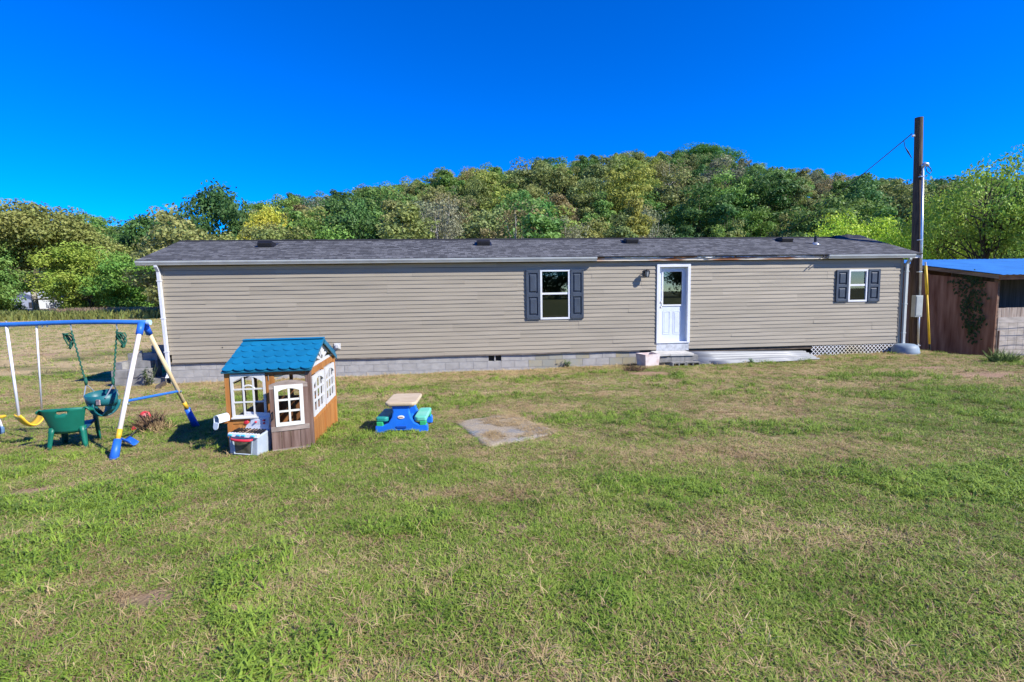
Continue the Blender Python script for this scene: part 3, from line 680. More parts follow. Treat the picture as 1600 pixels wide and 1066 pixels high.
# upturned grey tub at the right corner
p = on_ground(1414, 553)
TB = thing('grey_tub', 'upturned blue-grey plastic tub at the foot of the right downspout', 'tub', tuple(p), YAW)
TUBM = mat('bluegrey_plastic', (.20, .26, .31), .55, .15, 3)
m = MB().lathe([(.36, .0), (.375, .02), (.36, .10), (.345, .18), (.31, .255), (.23, .30), (.1, .315), (.01, .318)], 28); m.build('shell', TUBM, TB, smooth=True)
m = MB().tube([(.37*math.cos(a), .37*math.sin(a), .02) for a in np.linspace(0, 2*math.pi, 28, endpoint=False)], .014, 6, True); m.build('rim', TUBM, TB, smooth=True)

# utility pole with service mast
pb = at_y(1428, 548, 16.9); pb[2] = gz(pb[0], pb[1]); pt = at_y(1436, 184, 16.9)
UP = thing('utility_pole', 'dark weathered wooden utility pole with grey conduit at the right end of the house', 'pole', tuple(pb))
tp = pt-pb
MB().tube([np.array([0, 0, -.3]), tp*.25, tp*.6, tp], [.145, .138, .125, .112], 14).build('post', WOODP, UP, smooth=False)
def pp(u, v, y): return at_y(u, v, y)-pb
cy_ = 16.72
MB().tube([pp(1434, 548, cy_), pp(1436.5, 470, cy_)], .034, 10).build('lower_conduit', GALV, UP, smooth=True)
MB().tube([pp(1437.5, 463, cy_), pp(1440, 380, cy_), pp(1442, 262, cy_)], .036, 10).build('conduit', GALV, UP, smooth=True)
hd = pp(1442, 262, cy_); MB().tube([hd, hd+[0, 0, .07], hd+[.04, -.02, .11], hd+[.11, -.03, .09], hd+[.14, -.03, .03]], [.045, .055, .06, .055, .04], 10).build('weatherhead', GALV, UP, smooth=True)
MB().tube([hd+[.13, -.03, .03], hd+[.22, -.03, -.03], hd+[.26, -.03, -.12], hd+[.20, -.03, -.20], hd+[.10, -.04, -.13], hd+[.05, -.05, .02]], .013, 6).build('drip_loop', BLACK, UP, smooth=True)
mb0 = pp(1427.2, 495.5, cy_-.1); mb1 = pp(1439.5, 461.5, cy_-.1)
BX = MB().box(mb0[0], mb1[0]+.02, cy_-.16-pb[1], cy_+.02-pb[1], mb0[2], mb1[2]).build('meter_box', mat('meter_grey', (.36, .40, .40), .55, .08), UP, .008)
MB().box(mb0[0]+.02, mb1[0], cy_-.172-pb[1], cy_-.16-pb[1], mb0[2]+.04, mb1[2]-.04).build('box_cover', mat('meter_grey', (.36, .40, .40)), BX, .006)
MB().box(mb1[0]+.02, mb1[0]+.045, cy_-.12-pb[1], cy_-.0-pb[1], mb0[2]+.38*(mb1[2]-mb0[2]), mb0[2]+.72*(mb1[2]-mb0[2])).build('latch', BLACK, BX, .004)
st = MB()
for v in (276, 375, 425, 540): q = pp(1441-(v-262)*.024, v, cy_); st.box(q[0]-.06, q[0]+.055, q[1]-.045, q[1]+.1, q[2]-.014, q[2]+.014)
st.build('conduit_strap', GALV, UP)
q = pp(1428, 212, 16.77); MB().tube([q+[.06, .05, .0], q+[0, 0, 0], q+[-.05, -.0, -.02]], [.02, .035, .03], 8).build('insulator', mat('insulator_glaze', (.5, .5, .5), .25), UP)
wa = at_y(1425, 209, 16.75); wb = at_y(1195, 381, 62.0)
pts = [wa+(wb-wa)*t+np.array([0, 0, -1.1*4*t*(1-t)*.35]) for t in np.linspace(0, 1, 24)]
o = MB().tube([p-wa for p in pts], .014, 6).build('power_line', BLACK, None); o.location = wa; tag(o, 'thin black power line running from the utility pole over the roof', 'cable')
a_, b_ = at_y(1412, 219, 16.75), at_y(1424.5, 247, 16.77)
o = MB().tube([(0, 0, 0), (b_-a_)*.3+[.03*-1, 0, -.05], (b_-a_)*.6+[-.02, 0, -.02], b_-a_], [.009, .009, .022, .009], 6).build('service_drop', BLACK, None); o.location = a_; tag(o, 'short black splice wire hanging from the power line beside the pole', 'cable')
# yellow pole
a_, b_ = at_y(1453, 553, 16.25), at_y(1446, 409.5, 16.25); a_[2] = gz(a_[0], a_[1])-.02; d = b_-a_
YP = thing('yellow_pole', 'slim yellow pole standing in front of the plywood shed wall', 'pole', tuple(a_))
MB().tube([d*0, d*.11], .024, 8).build('foot', BLACK, YP)
MB().tube([d*.105, d*.65], .029, 10).build('lower_sleeve', mat('yellow_plastic', (.72, .47, .03), .5, .12, 4), YP, smooth=True)
MB().tube([d*.65, d*.96], .042, 10).build('upper_sleeve', mat('yellow_plastic', (.72, .47, .03)), YP, smooth=True)
MB().tube([d*.96, d*1.0], .025, 8).build('tip', mat('pale_box', (.55, .55, .53)), YP)

# ------------------------------------------------------------------ shed on the right
c_near = at_y(1551, 566, 16.5); SHX, SHY = c_near[0], c_near[1]; shz = gz(SHX, SHY)
SH = thing('shed', 'low open-fronted shed with brown plywood side wall and bright blue roof', 'shed', (SHX, SHY, shz), YAW)
def shl(u, v, n):                                    # pixel -> shed frame at depth n behind its front
    C = np.array([0, 0, CAMZ]); d_ = ray(u, v); o_ = np.array([SHX, SHY, 0])+HN*n; t = ((o_-C) @ HN)/(d_ @ HN); P = C+d_*t
    return float((P-np.array([SHX, SHY, 0])) @ HU), float(P[2]-shz)
def shside(u, v, off=0.):                            # pixel -> (depth, z) on the side wall plane
    C = np.array([0, 0, CAMZ]); d_ = ray(u, v); o_ = np.array([SHX, SHY, 0])+HU*off; t = ((o_-C) @ HU)/(d_ @ HU); P = C+d_*t
    return float((P-np.array([SHX, SHY, 0])) @ HN), float(P[2]-shz)
PLY = mat('weathered_plywood', (.17, .07, .038), .9, c2=(.38, .21, .135), scale=2.2, lo=.32, hi=.68, stretch=(1, 2.5, .35), bump=.15, rnd=.06)
OLD = mat('old_board', (.20, .15, .12), .9, c2=(.36, .30, .25), scale=3, stretch=(3, 1, .4), bump=.2, rnd=.1)
BEAM = mat('shed_beam', (.16, .10, .07), .9, .3, 4, stretch=(1, .3, 3), bump=.2)
BLUE = mat('blue_roof', (.045, .20, .50), .5, .12, 1.5)
DS = 4.1; WS = 6.5; zf = shl(1580, 426, -.35)[1]; zr = shside(1440, 410.5, -.3)
zfar_n, zfar = shside(1442, 417, -.25); zn_n, zn = shside(1564, 431.5, -.25)
slope = (zfar-zn)/(zfar_n-zn_n); 
def zroof(n): return zn + .06 + slope*(n-zn_n)
# side wall: three plywood sheets
for k in range(4):
    n0, n1 = k*1.22+.006, min(DS, (k+1)*1.22)
    MB().prism([(n0, -.25), (n1, -.25), (n1, zroof(n1)-.34), (n0, zroof(n0)-.30)], -.008+.004*(k % 2), .008+.004*(k % 2), 'x').build('plywood_sheet', PLY, SH)
MB().prism([(zn_n, zn-.09), (DS+.2, zroof(DS+.2)-.15), (DS+.2, zroof(DS+.2)-.03), (zn_n, zn+.035)], -.27, -.22, 'x').build('side_beam', mat('weathered_beam', (.24, .18, .14), .9, .3, 4, stretch=(1, .3, 3)), SH)
for n in np.arange(.4, DS, 1.1): MB().box(-.22, WS, n-.02, n+.02, zroof(n)-.17, zroof(n)-.06).build('rafter', BEAM, SH)
for x in (.06, 2.3, 4.5, WS-.06): MB().box(x-.05, x+.05, .04, .14, -.25, zroof(.1)-.1).build('post', BEAM, SH)
ribs = np.arange(-.42, WS+.4, .075); P = []
for i, x in enumerate(ribs):
    h = .014 if i % 3 == 0 else 0
    P.append([(x, n, zroof(n)+h) for n in (-.42, DS+.25)])
MB().grid(P).build('roof', BLUE, SH, solid=.01)
MB().box(-.3, WS+.1, -.30, -.26, zroof(-.3)-.17, zroof(-.3)-.02).build('front_beam', mat('orange_board', (.30, .13, .06), .85, .25, 4, stretch=(1, 3, 3)), SH)
# front: lower boards, open above
zl = shl(1580, 481, .05)[1]
for k in range(int(WS/.14)):
    MB().box(.12+k*.14, .12+k*.14+.132, .06+random.uniform(-.006, .006), .085, -.22, zl+random.uniform(-.008, .008)).build('board', OLD, SH)
MB().box(.02, WS, DS-.02, DS, -.2, zroof(DS)-.2).build('back_wall', PLY, SH)
MB().box(.02, WS, 1.6, 1.63, zl-.4, zroof(1.6)-.1).build('inner_partition', mat('dark_boards', (.10, .085, .08), .9, .3, 3, stretch=(5, 1, .3)), SH)
MB().box(.12, WS, .03, .055, -.16, zl-.30).build('skirt_board', mat('white_board', (.36, .32, .28), .9, .2, 3, stretch=(1, 1, 3)), SH)
# wire fence in front of the bay
fp = wpt(0, 0)
WF = thing('wire_fence', 'rusty wire fence strung before the pale boards of the shed', 'fence', (SHX, SHY, shz), YAW)
RW = mat('fence_wire', (.13, .11, .10), .6, .3)
for v in (505, 516.5, 532.5, 547):
    x0_, z_ = shl(1556, v, -.12); m = MB(); m.tube([(.0+t*6.3, -.12+.02*math.sin(t*9), z_+.012*math.sin(t*23+v)) for t in np.linspace(0, 1, 24)], .0075, 5); m.build('wire', RW, WF)
m = MB()
for x in np.arange(.02, 6.3, .32): m.tube([(x, -.12, shl(1556, 548, -.12)[1]), (x, -.12, shl(1556, 504, -.12)[1])], .003, 4)
kind(m.build('stay_wires', RW, WF), 'stuff')
for x in (.0, 3.1, 6.3): MB().tube([(x, -.12, -.2), (x, -.12, 1.05)], .03, 8).build('post', BEAM, WF)
# vine on the plywood wall
VN = thing('vine', 'dark green vine hanging down the brown plywood shed wall', 'vine', (SHX, SHY, shz), YAW)
random.seed(21); lf = MB(); stm = MB()
for line in ([(1494, 432), (1503, 455), (1511, 478), (1513, 500), (1514, 510)], [(1520, 428), (1522, 452), (1527, 475), (1535, 495), (1534, 504)], [(1507, 430), (1520, 440), (1537, 455), (1531, 480), (1520, 500), (1530, 512)], [(1518, 508), (1523, 520), (1521, 535)], [(1500, 440), (1516, 450), (1516, 470), (1508, 490)], [(1510, 425), (1526, 432), (1538, 444)]):
    pts = []
    for (u, v) in line: n_, z_ = shside(u, v, -.04); pts.append((-.04, n_, z_))
    stm.tube(pts, .006, 4)
    for i in range(len(pts)-1):
        a_, b_ = np.array(pts[i]), np.array(pts[i+1])
        for k in range(20):
            q = a_+(b_-a_)*random.random()+np.array([random.uniform(-.10, .0), random.gauss(0, .10), random.gauss(0, .06)]); q[0] = min(q[0], -.03)
            an = random.uniform(0, 6.28); d_ = np.array([random.uniform(-.5, .1), math.cos(an), math.sin(an)-.5])*.085; sd = np.cross(d_, [1, .2, 0]); sd = sd/(np.linalg.norm(sd)+1e-9)*.04
            lf.add([q, q+d_*.45+sd, q+d_, q+d_*.45-sd], [(0, 1, 2), (0, 2, 3)])
stm.build('stem', mat('green_stem', (.1, .12, .04)), VN); lo = lf.build('foliage', LEAF, VN); lo.color = (.035, .075, .025, 1); setlv(lo.data, 4)
p = on_ground(1568, 566); brush('tall_grass_clump', 'clump of tall green grass at the corner of the shed', 'grass', tuple(p), .45, .38, 420, mat('grass_clump', (.13, .19, .04), .8, .3, 5), (0, 0), 31, .005)

# ------------------------------------------------------------------ swing set
PB = mat('blue_plastic', (.02, .13, .60), .45, .12, 4); PBM = mat('blue_painted_tube', (.03, .16, .55), .4, .12, 4)
YEL = mat('yellow_seat', (.66, .42, .03), .45, .12, 4); CREAM = mat('faded_leg', (.62, .54, .45), .5, c2=(.68, .64, .60), scale=3); CREAM2 = mat('yellowed_leg', (.66, .52, .30), .5, .12, 3)
TEAL = mat('teal_plastic', (.01, .115, .135), .45, .15, 4); GRN = mat('green_plastic', (.006, .135, .09), .42, .15, 4)
PIPE = mat('pale_sleeve', (.62, .64, .70), .45, .12, 3)
F1 = on_ground(178, 717); F2 = on_ground(307, 668); ya = (F1[1]+F2[1])/2; AP = at_y(223, 504, ya)
SW = thing('swing_set', 'metal A-frame swing set with blue top bar and cream legs', 'swing set', tuple((F1+F2)/2*[1, 1, 0]+[0, 0, min(F1[2], F2[2])]))
OS = np.array(SW.location)
BL = 4.6; bar_dir = at_y(0, 506.5, ya)-AP; bar_dir /= np.linalg.norm(bar_dir)
def L_(p): return np.array(p)-OS
m = MB().tube([L_(AP-bar_dir*.08)]+[L_(AP+bar_dir*t+np.array([0, 0, .014*math.sin(t*2.2)])) for t in np.linspace(.05, BL, 12)], .030, 12); m.build('top_bar', PBM, SW, smooth=True)
MB().tube([L_(AP-bar_dir*.10), L_(AP-bar_dir*.06)], .034, 12).build('end_cap', mat('pale_blue_cap', (.45, .62, .85), .4), SW)
for end in (0, 1):
    sh = bar_dir*(BL*end); mir = -1 if end else 1
    for which, F in ((0, F1), (1, F2)):
        D = F-AP; foot = AP+sh+np.array([D[0]*mir, D[1], D[2]])
        foot[2] = gz(foot[0], foot[1])
        top_ = AP+sh+np.array([0, -.03 if which == 0 else .03, -.02]); d = foot-top_
        j0, j1 = .14, .86
        lo_ = .87 if which == 0 else .80
        leg = MB().tube([L_(top_+d*.02), L_(top_+d*.95)], .027, 12).build('leg', CREAM if which == 0 else CREAM2, SW, smooth=True)
        MB().tube([L_(top_-d*.01), L_(top_+d*.085)], .040, 12).build('top_socket', PB, leg, smooth=True)
        MB().tube([L_(top_+d*(lo_-.07)), L_(top_+d*(lo_+.0))], .0285, 12).build('worn_sleeve', YEL, leg, smooth=True)
        MB().tube([L_(top_+d*lo_), L_(top_+d*1.015)], [.040, .052], 12).build('foot_sleeve', PB, leg, smooth=True)
        q = L_(top_+d*.62); MB().box(q[0]-.01, q[0]+.05, q[1]-.01, q[1]+.01, q[2]-.008, q[2]+.008).build('bolt', GALV, leg)
        if which == 0: c1_ = top_+d*.60
        else: c2_ = top_+d*.62
    MB().tube([L_(c1_), L_(c2_)], .017, 8).build('brace', PBM, SW)
for u in (10, 57, 65.5, 73, 110, 181.5):
    q = at_y(u, 503.5, ya); t_ = (q-AP) @ bar_dir; q = L_(AP+bar_dir*t_)
    MB().tube([q+[0, 0, -.05], q+[0, 0, .042]], .009, 6).build('eye_bolt', GALV, SW)
# yellow belt swing
def hang(u, v, dy=0.): return at_y(u, v, ya+dy)
a0_, a1_ = hang(10, 510), hang(30.5, 656, -.12); b0_, b1_ = hang(57, 508), hang(66, 650, .12)
YS = thing('belt_swing', 'yellow plastic belt swing hanging on pale sleeved ropes', 'swing', tuple((a1_+b1_)/2)); OY = np.array(YS.location)
MB().tube([a0_+[0, 0, .03]-OY, a1_-OY+[0, 0, .02]], .0165, 10).build('rope', PIPE, YS, smooth=True)
MB().tube([b0_+[0, 0, .03]-OY, b1_-OY+[0, 0, .02]], .0105, 10).build('rope', PIPE, YS, smooth=True)
sd = (b1_-a1_); sd[2] = 0; ln = np.linalg.norm(sd); sd /= ln; pn = np.array([-sd[1], sd[0], 0]); P = []
for t in np.linspace(-.08, 1.08, 15):
    q = a1_+sd*ln*t-OY; q[2] = (a1_[2]+(b1_[2]-a1_[2])*t)-OY[2] - .12*(1-(2*t-1)**2)+.01
    wv = .085*(1 if .0 < t < 1 else .75); P.append([q+pn*wv*k+np.array([0, 0, .02*k*k]) for k in (-1, -.5, 0, .5, 1)])
MB().grid(P).build('seat', YEL, YS, smooth=True, solid=.016)
# toddler bucket swing
c_l, c_r = hang(139, 622, -.08), hang(178, 610, .05)
ctr = (c_l+c_r)/2; ctr[1] = ya-.02
TS = thing('toddler_swing', 'dark teal toddler bucket swing on green ropes', 'swing', tuple(ctr+np.array([0, 0, -.16])), R(-14)); OT = np.array(TS.location); rm = Matrix.Rotation(R(14), 3, 'Z')
def TL(p): return np.array(rm @ Vector(np.array(p)-OT))
ROPE = mat('green_rope', (.01, .09, .06), .8, .4, 30)
P = []; a_r, b_r = .185, .15
for t in np.linspace(0, 2*math.pi, 29):
    back = .5+.5*math.sin(t); x, y = a_r*math.cos(t), b_r*math.sin(t)
    P.append([(x*.93, y*.93, .03-.02*back), (x*1.0, y*1.0, .08), (x*1.03, y*1.06, .15+.05*back)])
MB().grid(P).build('rim_band', TEAL, TS, smooth=True, solid=.018)
P = []
for t in np.linspace(0, 1, 13):
    an = math.pi*(1+t); y = -b_r*.95*math.cos(math.pi*t)*1.0; z = .06-.19*math.sin(math.pi*t)**.8
    w = .05+.09*max(0, 2*t-1); P.append([(x_, y, z+.35*x_*x_) for x_ in (-w, -w*.4, w*.4, w)])
MB().grid(P).build('seat_sling', TEAL, TS, smooth=True, solid=.016)
for sx in (-1, 1):
    P = [[(sx*(a_r*.97-.03*math.sin(math.pi*t)), -.05+.1*k, .06-.17*t) for k in (0, .5, 1)] for t in np.linspace(0, .55, 5)]
    P += [[(sx*(a_r*.97-.03-.11*t), -.05+.1*k, -.035-.085*t) for k in (0, .5, 1)] for t in np.linspace(.3, 1, 4)]
    MB().grid(P).build('side_strap', TEAL, TS, smooth=True, solid=.014)
MB().box(.105, .165, -.155, -.145, .05, .12).build('warning_label', mat('label_paper', (.42, .30, .28), .7, .3, 30), TS)
def ropeset(u0, v0, u1, v1, sx, coil):
    top_ = hang(u0, v0); kn = hang(u1, v1, -.02); kl = TL(kn)
    m = MB(); m.tube([TL(top_)+[0, 0, .03], TL(top_)+[0, 0, -.08]], .008, 6); m.build('hook', GALV, TS)
    m = MB(); A_ = TL(top_+np.array([0, 0, -.08])); pts = []; n = 40
    for i in range(n+1): t = i/n; q = A_+(kl-A_)*t; pts.append(q+[.006*math.cos(i*1.9), .006*math.sin(i*1.9), 0])
    m.tube(pts, .010, 6)
    m.tube([kl+[0, 0, -.02], kl+[0, 0, .03], kl+[0, 0, .09]], [.014, .022, .014], 6)
    r_ = random.Random(int(u0)); ct = A_+np.array([coil*.06, 0, -.14])
    for k in range(4): m.tube([ct+np.array([(.045+.014*r_.random())*math.cos(a+k)+.015*r_.gauss(0, .4), .03*math.sin(a*2+k), (.085+.03*r_.random())*math.sin(a+k*.2)]) for a in np.linspace(0, 6.283, 14, endpoint=False)], .008, 5, True)
    m.build('rope', ROPE, TS, smooth=True)
    m = MB()
    for ty in (-.09, .09): m.tube([kl, np.array([sx*a_r*.98, ty, .13])], .007, 5)
    m.build('chain', GALV, TS)
ropeset(110.5, 507, 134.5, 600, -1, -1); ropeset(182, 505, 177, 600, 1, 1)
# two-seat glider hanging at the far end of the swing set
g_ = hang(-50, 655); GL = thing('glider_swing', 'yellow and blue glider swing hanging at the far end of the top bar', 'swing', tuple(g_)); OG = np.array(GL.location)
for dy in (-.28, .28):
    for dx in (-.1, .08): MB().tube([hang(-52, 508)+[dx, dy*.1, .02]-OG, np.array([dx, dy, -.02])], .012, 8).build('hanger_rod', PIPE, GL, smooth=True)
MB().box(-.13, .19, -.34, .34, -.06, -.02).build('seat', YEL, GL, .02)
MB().box(-.10, .19, -.30, .30, -.28, -.17).build('foot_rest', mat('dusty_blue', (.12, .22, .36), .5, .15), GL, .03)
MB().tube([(.15, -.26, -.05), (.16, -.28, -.2)], .012, 6).tube([(.15, .26, -.05), (.16, .28, -.2)], .012, 6).build('link_rod', PIPE, GL)

# ------------------------------------------------------------------ green child's chair
q0, q1, q2, q3 = on_ground(80, 703), on_ground(132, 699), on_ground(160, 686), on_ground(99, 693)
cc = (q0+q1+q2+q3)/4; CHR = thing('plastic_chair', 'low dark green plastic armchair with its back to the lawn', 'chair', tuple(cc), R(20))
wd, dp, shh = .40, .40, .27
P = [[(x*wd/2*(1-.05*t), -dp/2+dp*t, shh-.03+.05*t-.02*(1-x*x)) for x in np.linspace(-1, 1, 9)] for t in np.linspace(0, 1, 7)]
MB().grid(P).build('seat', mat('blue_seat', (.01, .05, .10), .5, .2), CHR, smooth=True, solid=.014)
P = []; nxx = 17
for t in np.linspace(0, 1, 9):
    z = shh-.06+t*.34; row = []
    for k in np.linspace(-1, 1, nxx):
        w = .17+.075*t**1.5; row.append((k*w, -dp/2-.02-.09*t+.06*k*k, z+(.0 if t < 1 else -.02*abs(k)**3)))
    P.append(row)
P = np.array(P); m = MB(); m.add(P.reshape(-1, 3), [(i*nxx+j, i*nxx+j+1, (i+1)*nxx+j+1, (i+1)*nxx+j) for i in range(8) for j in range(nxx-1) if not (i == 6 and 6 <= j <= 9)])
m.build('backrest', GRN, CHR, smooth=True, solid=.016)
for sx in (-1, 1):
    P = []
    for t in np.linspace(0, 1, 11):
        y = -dp/2-.07+t*(dp+.04); x = sx*(.235+.03*math.sin(math.pi*t)-.01*t); z = shh+.27-.10*t-.06*t*t; w = .03+.012*math.sin(math.pi*t)
        P.append([(x-sx*w, y, z-.012), (x, y, z+.004), (x+sx*w, y, z-.02), (x+sx*w*1.1, y, z-.045)])
    MB().grid(P).build('armrest', GRN, CHR, smooth=True, solid=.014)
    for fr_ in (0, 1):
        tx, ty = sx*(.19 if fr_ else .175), (dp/2 if fr_ else -dp/2+.0); bx_, by_ = sx*(.20), ty+(.02 if fr_ else -.035); zt = shh+(.12 if fr_ else .02)
        gzl = gz(cc[0]+bx_*math.cos(R(20))-by_*math.sin(R(20)), cc[1]+bx_*math.sin(R(20))+by_*math.cos(R(20)))-cc[2]-.015
        P = []
        for t in np.linspace(0, 1, 5):
            x, y, z = tx+(bx_-tx)*t, ty+(by_-ty)*t, zt+(gzl-zt)*t; w = .055-.022*t
            P.append([(x-sx*w, y-(.0), z), (x, y+(.015 if fr_ else -.015), z), (x+sx*.008, y+(-.5 if fr_ else .5)*w, z), (x+sx*.008, y+(-1.2 if fr_ else 1.2)*w, z)])
        MB().grid(P).build('leg', GRN, CHR, smooth=True, solid=.012)
# toy shovel, red toy wheel, hay
p = on_ground(197, 700); d = on_ground(218, 672)-p
TSV = thing('toy_shovel', 'blue toy shovel with dark handle lying beside the swing set leg', 'toy shovel', tuple(p))
P = [[(-.11+.24*t, k*.085*(1-.35*t*t), .09-.05*t+.05*k*k) for k in (-1, -.5, 0, .5, 1)] for t in np.linspace(0, 1, 6)]
o = MB().grid(P).build('blade', PB, TSV, smooth=True, solid=.008); o.rotation_euler = (R(-18), 0, R(-20))
MB().tube([(-.06, .03, .07), (d[0]*.5, d[1]*.5, d[2]*.5+.06), (d[0], d[1], d[2]+.04)], .009, 6).build('handle', mat('dark_handle', (.05, .045, .04), .7), TSV)
p = on_ground(221, 672); RT = thing('wheeled_toy', 'red plastic toy wheel tipped up beside a clump of dry weeds', 'toy', tuple(p))
REDP = mat('red_plastic', (.62, .03, .05), .4, .15, 5)
T = Matrix.Translation((.0, .1, .19)) @ Matrix.Rotation(R(35), 4, 'Z') @ Matrix.Rotation(R(72), 4, 'X') @ Matrix.Scale(.62, 4)
MB().tube([T @ Vector((.085*math.cos(a), .085*math.sin(a), 0)) for a in np.linspace(0, 6.283, 22, endpoint=False)], .021, 8, True).build('tyre', REDP, RT, smooth=True)
MB().lathe([(.062, -.02), (.062, .02), (.03, .03), (.01, .03)], 16, M=T).build('hub', mat('pale_red', (.6, .2, .2), .5), RT)
MB().tube([T @ Vector((0, 0, -.02)), (.05, .02, .10), (-.02, -.06, .05)], .012, 6).build('axle', BLACK, RT)
T = Matrix.Translation((-.05, -.09, .04)) @ Matrix.Scale(.62, 4)
MB().lathe([(.012, -.055), (.045, -.04), (.06, 0), (.045, .04), (.012, .055)], 14, M=T).build('knob', REDP, RT, smooth=True)
p = on_ground(240, 671); brush('dry_weeds', 'dark dry weed clump slumped beside the red toy wheel', 'weeds', tuple(p), .22, .36, 420, DKHAY, (-.55, .2), 41, .004)
brush('dry_weeds', 'pale straw wisps around the dark weed clump by the toy wheel', 'weeds', tuple(p+np.array([.12, -.05, 0])), .3, .22, 160, HAY, (.2, -.2), 42, .003)

# ------------------------------------------------------------------ picnic table
p = on_ground(627, 677); PT = thing('picnic_table', 'small plastic picnic table with beige top, blue base and green benches', 'table', tuple(p+np.array([0, .02, -.01])), R(2))
BLU = mat('toy_blue', (.012, .16, .70), .42, .08, 4); BEIGE = mat('sun_bleached_beige', (.45, .35, .22), .6, c2=(.53, .43, .29), scale=6, stretch=(1, 5, 1)); 
def endframe(y0, y1):
    pr = [(-.36, 0), (-.36, .10), (-.33, .125), (-.25, .11), (-.18, .145), (-.13, .22), (-.11, .30), (-.125, .385), (.125, .385), (.11, .30), (.13, .22), (.18, .145), (.25, .11), (.33, .125), (.36, .10), (.36, 0), (.22, 0), (.17, .035), (-.17, .035), (-.22, 0)]
    return MB().prism(pr, y0, y1, 'y')
e1 = endframe(0, .085).build('end_frame', BLU, PT, .014, smooth=False); endframe(.52, .60).build('end_frame', BLU, PT, .014)
MB().box(-.07, .07, -.012, .0, .075, .105).build('recess_shade', mat('recess_shade_blue', (.008, .07, .35), .5), e1, .005)  # raised block in darker blue, standing for the shade of a grip recess
MB().box(-.10, .10, .085, .52, .10, .16).build('centre_beam', BLU, PT, .02)
def rrect(w, d, r, n=5):
    pts = []
    for cx, cy2, a0 in ((w-r, d-r, 0), (-w+r, d-r, 90), (-w+r, -d+r, 180), (w-r, -d+r, 270)):
        for k in range(n+1): a = R(a0+90*k/n); pts.append((cx+r*math.cos(a), cy2+r*math.sin(a)))
    return pts
top_ = MB().prism([(x, y+.30) for x, y in rrect(.215, .335, .075)], .385, .435, 'z').build('table_top', BEIGE, PT, .016)
MB().prism([(x, y+.30) for x, y in rrect(.17, .29, .05)], .36, .386, 'z').build('top_rim', mat('dull_beige', (.45, .38, .32), .6), top_)
for sx in (-1, 1):
    gcol = mat('seafoam_seat' if sx > 0 else 'dark_green_seat', (.12, .50, .36) if sx > 0 else (.02, .30, .26), .5, c2=(.20, .55, .42) if sx > 0 else (.012, .13, .13), scale=4, lo=.4, hi=.7)  # left bench a darker, more mottled green than the right one
    pts = []
    for (x, y) in rrect(.085, .29, .045): pts.append((sx*(.275+x*1.0)+sx*.05*(1-(y/.29)**2)*(-1), y+.29))
    o = MB().prism(pts if sx > 0 else pts[::-1], .165, .225, 'z').build('bench', gcol, PT, .014)
    for y in (.02, .53): MB().box(sx*.295-.045, sx*.295+.045, y-.02, y+.07, .10, .166).build('bench_foot', mat('grass_green', (.03, .38, .14), .5), o, .01)
T = Matrix.Translation((0, -.001, .225)) @ Matrix.Rotation(R(90), 4, 'X')
lg = MB().lathe([(.048, 0), (.048, .004), (.04, .007)], 24, M=T @ Matrix.Diagonal((1, .5, 1, 1))).build('logo_badge', mat('badge_white', (.72, .70, .66), .5), e1)
MB().box(-.028, .028, -.0095, -.008, .219, .231).build('badge_lettering', mat('faded_lettering', (.40, .22, .14), .7, .5, 90), lg)
# flattened mat in the grass
cs = [on_ground(*q) for q in ((709, 659), (800, 648.5), (877, 675), (763, 704))]
P = []
for i in np.linspace(0, 1, 22):
    row = []
    for j in np.linspace(0, 1, 22):
        q = cs[0]*(1-i)*(1-j)+cs[1]*(1-i)*j+cs[2]*i*j+cs[3]*i*(1-j); e_ = min(i, 1-i, j, 1-j); row.append((q[0]+.05*(float(vnoise(i*9, j*9, 3))-.5), q[1]+.05*(float(vnoise(i*9+4, j*9, 6))-.5), gzr(q[0], q[1])+.012+.006*float(vnoise(i*5, j*5, 9))-(.02 if e_ < .01 else 0)))
    P.append(row)
MATC = [c_.copy() for c_ in cs]
mm_ = bpy.data.materials.new('ribbed_rubber'); mm_.use_nodes = True; N = mm_.node_tree.nodes; L = mm_.node_tree.links; b = N['Principled BSDF']; b.inputs['Roughness'].default_value = .8
tc = N.new('ShaderNodeTexCoord'); wv = N.new('ShaderNodeTexWave'); wv.inputs['Scale'].default_value = 9; wv.inputs['Distortion'].default_value = .6; wv.bands_direction = 'DIAGONAL'; L.new(tc.outputs['Object'], wv.inputs[0])
n1 = nz(2.6, 6); n3 = nz(45, 6)
L.new(mixc(rampf(n1, .36, .52), mixc(rampf(wv.outputs['Fac'], .2, .8), (.10, .115, .125), (.30, .31, .30)), mixc(rampf(n3, .3, .7), (.23, .185, .12), (.43, .355, .24))), b.inputs['Base Color'])
bp = N.new('ShaderNodeBump'); bp.inputs['Strength'].default_value = .7; bp.inputs['Distance'].default_value = .02; L.new(n3, bp.inputs['Height']); L.new(bp.outputs[0], b.inputs['Normal'])
gmat = MB().grid(P).build('rubber_mat', mm_, None, smooth=True, solid=.006); tag(gmat, 'flat grey ribbed mat strewn with straw lying in the lawn', 'mat')

